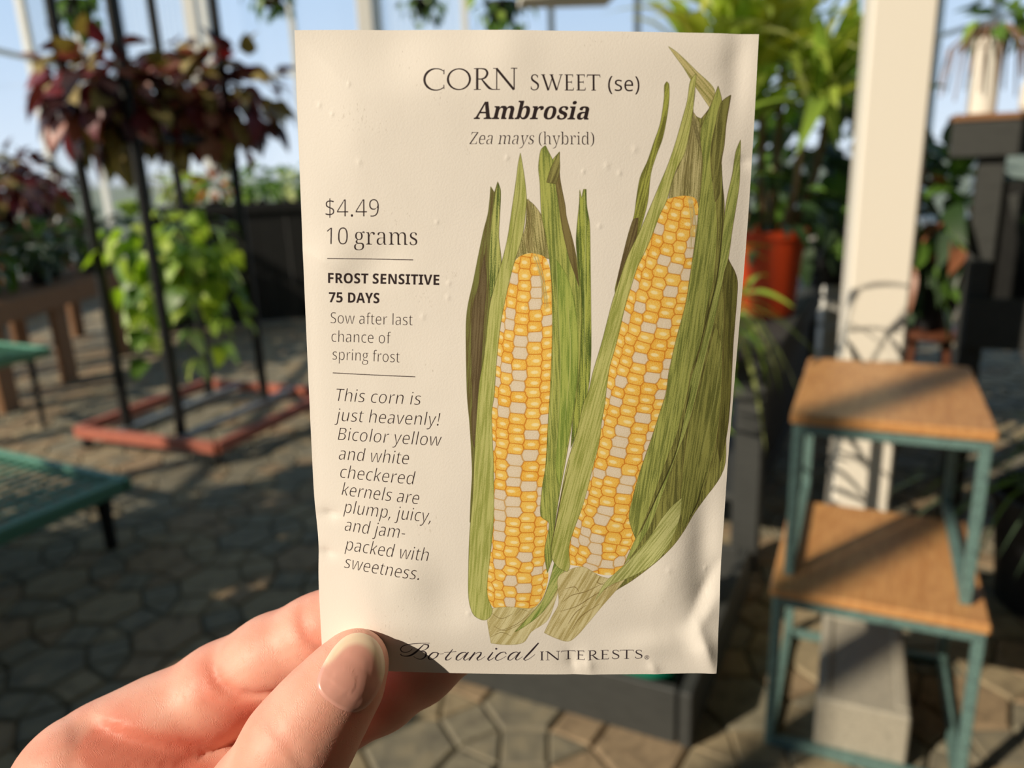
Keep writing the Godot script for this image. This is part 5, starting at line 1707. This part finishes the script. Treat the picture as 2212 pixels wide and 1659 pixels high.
func build_baskets() -> void:
	var g := [M["leaf dark"], M["leaf green"], M["leaf green"]]
	basket("hanging_basket", "dark leafy hanging basket over the wooden bench", deep(172, 42, 5.6), 1.0, g, M["black plastic"], 7.5)
	basket("hanging_basket", "leafy hanging basket in a brown coir pot above the maroon coleus", deep(585, 14, 6.4), 1.0, g, M["brown coir"], 7.5)
	basket("hanging_basket", "small dark hanging basket beside a white post over the packet", deep(915, 28, 6.6), 0.85, g, M["black plastic"], 7.5)
	basket("hanging_basket", "wide leafy hanging basket next to the cream hanging shelf", deep(1085, 48, 6.8), 1.25, [M["leaf green"], M["leaf fresh"], M["leaf dark"]], M["black plastic"], 7.5)
	var p := deep(1222, -2, 4.6)
	var o := thing("hanging_shelf", "cream painted board shelf hanging high above the packet", "shelf", p, 0.05)
	obj("board", box(Vector3(0.55, 0.04, 0.3)), M["white paint"], o)
	for x in [-0.24, 0.24]:
		for z in [-0.12, 0.12]: obj("wire", tube([Vector3(x, 0.02, z), Vector3(x * 0.6, 7.5 - p.y, z * 0.5)], [0.003, 0.003], 5), M["wire"], o)
	obj("brace", bar(Vector3(0.14, -0.02, 0.0), Vector3(0.30, 0.14, 0.0), 0.03, 0.03), M["white frame"], o)

func build_right() -> void:
	# the big striped plant in the orange pot
	var at := on(1650, 676, 0.752)
	var o := potted("dragon_plant", "tall plant with long striped strap leaves in a glossy orange pot", "potted plant", at, 0.142, 0.112, 0.33, M["terracotta plastic"])
	var heads := [Vector3(-0.05, 0.92, 0.0), Vector3(0.10, 0.78, 0.06), Vector3(-0.14, 0.74, 0.06), Vector3(0.06, 1.02, -0.1), Vector3(-0.16, 1.02, -0.05), Vector3(-0.30, 0.92, 0.05), Vector3(0.22, 0.86, -0.02)]
	for h in heads: obj("cane", tube([Vector3(h.x * 0.3, 0.25, h.z * 0.3), Vector3(h.x * 0.8, h.y * 0.6, h.z * 0.8), h], [0.016, 0.014, 0.012], 8), M["cane"], o)
	var straps := [strap_leaf(0.46, 0.075, 0.75, 0.75), strap_leaf(0.42, 0.07, 0.9, 0.55), strap_leaf(0.5, 0.078, 0.5, 0.9)]
	var tones := [M["leaf fresh"], M["strap lime"], M["strap lime"], M["leaf yellow"], M["strap cream"]]
	for h in heads:
		for k in 20:
			var a: float = k * 2.39996 + h.x * 9.0
			var lift := lerpf(-0.1, 1.3, k / 19.0)
			var dir := Vector3(cos(a), lift, sin(a))
			obj("leaf", straps[rng.randi() % 3], tones[rng.randi() % 5], o, Transform3D(facing(dir, rng.randf_range(-0.5, 0.5)).scaled(Vector3.ONE * rng.randf_range(0.75, 1.05)), h + Vector3(0, -0.05 + 0.05 * k / 19.0, 0)))
	bush(o, Vector3(0, 0.40, 0.02), Vector3(0.24, 0.14, 0.2), 60, [broad_leaf(0.10, 0.045, 0.4, 0.2)], [M["leaf dark"], M["leaf green"], M["leaf dark"]], 0.2, 0.4)
	# bushy plant behind it
	var q := on(1790, 612, 0.752)
	var b := potted("bushy_plant", "dense dark green bushy plant in a black pot behind the orange pot", "potted plant", q, 0.11, 0.085, 0.2, M["black plastic"])
	bush(b, Vector3(-0.10, 0.58, 0), Vector3(0.46, 0.46, 0.36), 290, [broad_leaf(0.17, 0.08, 0.3, 0.2), broad_leaf(0.19, 0.085, 0.5, 0.2)], [M["leaf dark"], M["leaf dark"], M["leaf green"], M["leaf blue"]], 0.3, 0.4)
	stems(b, Vector3(0, 0.15, 0), [Vector3(0.1, 0.5, 0.05), Vector3(-0.2, 0.55, 0.0), Vector3(-0.05, 0.7, 0.0)], 0.008, M["cane"])
	# spider plant at the table's front edge, its arching leaves show beside the packet
	var sp := on(1540, 800, 0.752)
	var s := potted("spider_plant", "spider plant with pale striped arching leaves at the front of the long table", "potted plant", Vector3(sp.x + 0.03, 0.752, sp.z - 0.10), 0.075, 0.055, 0.12, M["white glaze"])
	var arcs := [strap_leaf(0.30, 0.02, 0.8, 1.5), strap_leaf(0.26, 0.018, 0.6, 1.4), strap_leaf(0.34, 0.02, 0.5, 1.6)]
	for k in 34:
		var a := k * 2.39996
		obj("leaf", arcs[k % 3], M["leaf striped"] if k % 2 else M["leaf fresh"], s, Transform3D(facing(Vector3(cos(a), rng.randf_range(0.0, 0.8), sin(a)), rng.randf_range(-0.3, 0.3)), Vector3(0, 0.12, 0)))
	# white jug on a grey crate at the far end
	var jc := deep(1835, 545, 4.3)
	var cr := thing("grey_crate", "light grey slatted crate behind the cream column", "crate", Vector3(jc.x, 0, jc.z), 0.2)
	for y in 5:
		for z in [-0.2, 0.2]: obj("slat", box(Vector3(0.5, 0.13, 0.02), Transform3D(Basis.IDENTITY, Vector3(0, 0.075 + y * 0.155, z)), 0.003), M["white frame"], cr)
		for x in [-0.26, 0.26]: obj("slat", box(Vector3(0.02, 0.13, 0.4), Transform3D(Basis.IDENTITY, Vector3(x, 0.075 + y * 0.155, 0)), 0.003), M["white frame"], cr)
	obj("lid", box(Vector3(0.56, 0.02, 0.44), Transform3D(Basis.IDENTITY, Vector3(0, 0.77, 0)), 0.003), M["white frame"], cr)
	var jug := obj("white_jug", lathe([Vector2(0, 0), Vector2(0.055, 0), Vector2(0.07, 0.02), Vector2(0.075, 0.10), Vector2(0.06, 0.17), Vector2(0.03, 0.21), Vector2(0.028, 0.25), Vector2(0.034, 0.26), Vector2(0.02, 0.26), Vector2(0.0, 0.22)]), M["white glaze"], null, Transform3D(Basis.IDENTITY, Vector3(jc.x - 0.08, 0.781, jc.z)))
	tag(jug, "white bottle shaped jug standing on the light grey crate", "jug")
	# dark potting shelf at the right edge
	var base := deep(2085, 720, 2.75)
	var turn := deg_to_rad(-24)
	var r := thing("potting_shelf", "charcoal wooden potting shelf unit with thick boards", "shelf unit", Vector3(base.x, 0, base.z), turn)
	obj("front_board", box(Vector3(1.1, 0.18, 0.03), Transform3D(Basis.IDENTITY, Vector3(0.54, 0.755, 0.0)), 0.004), M["charcoal wood"], r)
	obj("leg", box(Vector3(0.07, 0.97, 0.06), Transform3D(Basis.IDENTITY, Vector3(0.025, 0.485, -0.046)), 0.004), M["charcoal wood"], r)
	obj("leg", box(Vector3(0.07, 0.97, 0.06), Transform3D(Basis.IDENTITY, Vector3(1.05, 0.485, -0.046)), 0.004), M["charcoal wood"], r)
	for x in [0.07, 1.0]: obj("back_post", box(Vector3(0.09, 1.42, 0.07), Transform3D(Basis.IDENTITY, Vector3(x, 0.71, -0.42)), 0.004), M["charcoal wood"], r)
	obj("shelf_board", box(Vector3(1.06, 0.03, 0.38), Transform3D(Basis.IDENTITY, Vector3(0.54, 0.68, -0.23)), 0.004), M["charcoal wood"], r)
	obj("back_panel", box(Vector3(0.84, 0.5, 0.02), Transform3D(Basis.IDENTITY, Vector3(0.54, 0.98, -0.43)), 0.004), M["black paint"], r)
	obj("brace", bar(Vector3(0.16, 1.18, -0.40), Vector3(0.30, 0.74, -0.40), 0.05, 0.02), M["charcoal wood"], r)
	obj("upper_board", box(Vector3(1.2, 0.13, 0.03), Transform3D(Basis.IDENTITY, Vector3(0.52, 1.385, -0.36)), 0.004), M["charcoal wood"], r)
	obj("upper_shelf", box(Vector3(1.2, 0.025, 0.22), Transform3D(Basis.IDENTITY, Vector3(0.52, 1.4625, -0.45)), 0.004), M["bench wood"], r)
	var xf := Transform3D(Basis(Vector3.UP, turn), Vector3(base.x, 0, base.z))
	var v := obj("white_vase", lathe([Vector2(0, 0), Vector2(0.05, 0), Vector2(0.062, 0.02), Vector2(0.06, 0.09), Vector2(0.04, 0.13), Vector2(0.026, 0.16), Vector2(0.03, 0.18), Vector2(0.022, 0.18), Vector2(0, 0.12)]), M["white glaze"], null, Transform3D(Basis.IDENTITY, xf * Vector3(0.20, 1.476, -0.45)))
	tag(v, "round white ceramic vase on the top of the potting shelf", "vase")
	var wp := potted("white_planter", "tall narrow white planter with brown dried roots on the potting shelf", "planter", xf * Vector3(0.02, 1.476, -0.46), 0.052, 0.05, 0.27, M["white glaze"])
	for k in 16:
		var a := k * 2.39996
		obj("dried_root", tube([Vector3(0, 0.25, 0), Vector3(cos(a) * 0.06, 0.31, sin(a) * 0.06), Vector3(cos(a) * 0.13, 0.24, sin(a) * 0.13), Vector3(cos(a) * 0.15, rng.randf_range(0.02, 0.16), sin(a) * 0.15)], [0.006, 0.006, 0.005, 0.003], 5), M["bark strip"], wp)
	bush(wp, Vector3(0.06, 0.34, 0), Vector3(0.15, 0.08, 0.12), 30, [broad_leaf(0.10, 0.05, 0.4, 0.2)], [M["leaf green"], M["leaf dark"], M["leaf fresh"]], 0.3, 0.3)
	var pw := potted("small_leafy_plant", "fresh green plant in a clay pot on the middle board of the potting shelf", "potted plant", xf * Vector3(0.40, 0.6955, -0.22), 0.08, 0.06, 0.14, M["clay"])
	bush(pw, Vector3(0.0, 0.52, 0), Vector3(0.2, 0.26, 0.15), 60, [broad_leaf(0.12, 0.055, 0.4, 0.2)], [M["leaf fresh"], M["leaf green"], M["leaf dark"]], 0.3, 0.3)
	stems(pw, Vector3(0, 0.1, 0), [Vector3(0.05, 0.5, 0.02), Vector3(-0.06, 0.45, 0.0)], 0.005, M["green stem"])
	# stool with the croton
	var sb := deep(2010, 712, 3.4)
	var so := thing("wooden_stool", "dark wooden stool behind the cream column", "stool", Vector3(sb.x, 0, sb.z), turn)
	var sh := sb.y + 0.01
	obj("seat", lathe([Vector2(0, sh - 0.035), Vector2(0.15, sh - 0.035), Vector2(0.16, sh - 0.025), Vector2(0.16, sh - 0.008), Vector2(0.15, sh), Vector2(0, sh)]), M["dark wood"], so)
	for k in 4:
		var a := PI / 4 + k * PI / 2
		obj("leg", tube([Vector3(cos(a) * 0.09, sh - 0.03, sin(a) * 0.09), Vector3(cos(a) * 0.15, 0.004, sin(a) * 0.15)], [0.018, 0.014], 10), M["dark wood"], so)
	var ct := potted("croton", "dark croton with some rust leaves in a black pot on the wooden stool", "potted plant", Vector3(sb.x, sh + 0.001, sb.z), 0.09, 0.075, 0.19, M["black plastic"])
	bush(ct, Vector3(0.0, 0.46, 0), Vector3(0.28, 0.36, 0.24), 210, [broad_leaf(0.18, 0.075, 0.4, 0.25), broad_leaf(0.15, 0.065, 0.3, 0.25)], [M["leaf dark"], M["leaf dark"], M["leaf dark"], M["leaf blue"], M["leaf green"], M["leaf green"], M["leaf blue"], M["leaf dark"], M["leaf rust"]], 0.3, 0.35)
	stems(ct, Vector3(0, 0.14, 0), [Vector3(0.08, 0.45, 0.0), Vector3(-0.08, 0.5, 0.03)], 0.007, M["cane"])
	# grassy plant in a black tub at the right
	var gp := on(2215, 1400, 0.0)
	var gt := potted("grassy_plant", "thin leaved grassy plant in a large black tub on the pavers beside the plant stands", "potted plant", Vector3(gp.x + 0.22, 0.006, gp.z - 0.2), 0.2, 0.16, 0.36, M["black plastic"])
	var thin := [strap_leaf(0.5, 0.013, 0.9, 1.3), strap_leaf(0.42, 0.012, 1.2, 1.1), strap_leaf(0.55, 0.013, 0.7, 1.3)]
	for k in 60:
		var a := k * 2.39996
		obj("leaf", thin[k % 3], [M["leaf green"], M["leaf dark"], M["leaf blue"]][k % 3], gt, Transform3D(facing(Vector3(cos(a), rng.randf_range(0.1, 1.2), sin(a)), rng.randf_range(-0.3, 0.3)), Vector3(cos(a) * 0.06, 0.31, sin(a) * 0.06)))

func build_shade() -> void:
	# the planted bench left of the picture whose shade lies across the near pavers
	var o := thing("side_bench", "charcoal bench full of plants left of the aisle", "bench", Vector3(-2.75, 0, -1.2), 0.0)
	obj("bench_top", box(Vector3(0.7, 0.04, 2.1), Transform3D(Basis.IDENTITY, Vector3(0, 0.70, 0))), M["charcoal wood"], o)
	for x in [-0.3, 0.3]:
		for z in [-0.95, 0.95]: obj("leg", box(Vector3(0.07, 0.68, 0.07), Transform3D(Basis.IDENTITY, Vector3(x, 0.34, z))), M["charcoal wood"], o)
	obj("back_board", box(Vector3(0.03, 0.66, 2.0), Transform3D(Basis.IDENTITY, Vector3(-0.3, 0.36, 0))), M["charcoal wood"], o)
	for k in 5:
		var t := potted("shade_plant", "tall leafy plant in a black pot, %s from the front wall on the charcoal bench" % ORD[4 - k], "potted plant", Vector3(-2.75, 0.721, -2.0 + k * 0.40), 0.1, 0.08, 0.16, M["black plastic"], "plants on the charcoal bench")
		bush(t, Vector3(0, 0.50, 0), Vector3(0.27, 0.46, 0.20), 190, [broad_leaf(0.18, 0.12, 0.4, 0.2)], [M["leaf green"], M["leaf dark"]], 0.1, 0.3)
		stems(t, Vector3(0, 0.12, 0), [Vector3(0.05, 0.6, 0.02), Vector3(-0.06, 0.7, 0.0)], 0.008, M["cane"])

func _ready() -> void:
	# ---- camera: a phone held a little over a hand's width from the packet
	cam_basis = Basis.from_euler(Vector3(deg_to_rad(-15.7), 0, 0)) * Basis.from_euler(Vector3(0, 0, deg_to_rad(-2.3)))
	var cam := Camera3D.new()
	cam.name = "camera"
	add_child(cam)
	cam.transform = Transform3D(cam_basis, EYE)
	var lens := CameraAttributesPhysical.new()
	lens.frustum_focal_length = 12.0 / (CY / FPX)
	lens.exposure_aperture = 12.0
	lens.frustum_focus_distance = 0.152
	lens.frustum_near = 0.02
	lens.frustum_far = 300.0
	cam.attributes = lens
	# ---- sky and low sun
	var env := Environment.new()
	var air := ProceduralSkyMaterial.new()
	air.sky_top_color = rgb(132, 176, 220)
	air.sky_horizon_color = rgb(212, 224, 236)
	air.sky_curve = 0.16
	air.ground_horizon_color = rgb(190, 192, 194)
	air.ground_bottom_color = rgb(96, 92, 84)
	air.sky_energy_multiplier = 1.1
	air.ground_energy_multiplier = 0.8
	air.sun_angle_max = 3.0
	var sky := Sky.new()
	sky.sky_material = air
	env.sky = sky
	env.background_mode = Environment.BG_SKY
	env.tonemap_mode = Environment.TONE_MAPPER_LINEAR
	env.tonemap_exposure = 1.0
	env.sdfgi_enabled = true
	env.ssao_enabled = true
	env.ssil_enabled = true
	var world := WorldEnvironment.new()
	world.name = "world"
	world.environment = env
	add_child(world)
	var sun := DirectionalLight3D.new()
	sun.name = "sun"
	add_child(sun)
	sun.look_at_from_position(Vector3.ZERO, -Vector3(-0.72, 0.52, 0.46), Vector3.UP)
	sun.light_color = rgb(255, 239, 215)
	sun.light_energy = 1.75
	sun.light_angular_distance = 0.6
	sun.shadow_enabled = true
	sun.sky_mode = DirectionalLight3D.SKY_MODE_LIGHT_ONLY
	# ---- the place, then the things in it
	rng.seed = 77
	set_materials()
	solve_face()
	place_face()
	build_house()
	build_table()
	build_palm()
	build_stand()
	build_rack()
	build_left()
	build_right()
	build_baskets()
	build_shade()
	build_packet()
	build_hand()
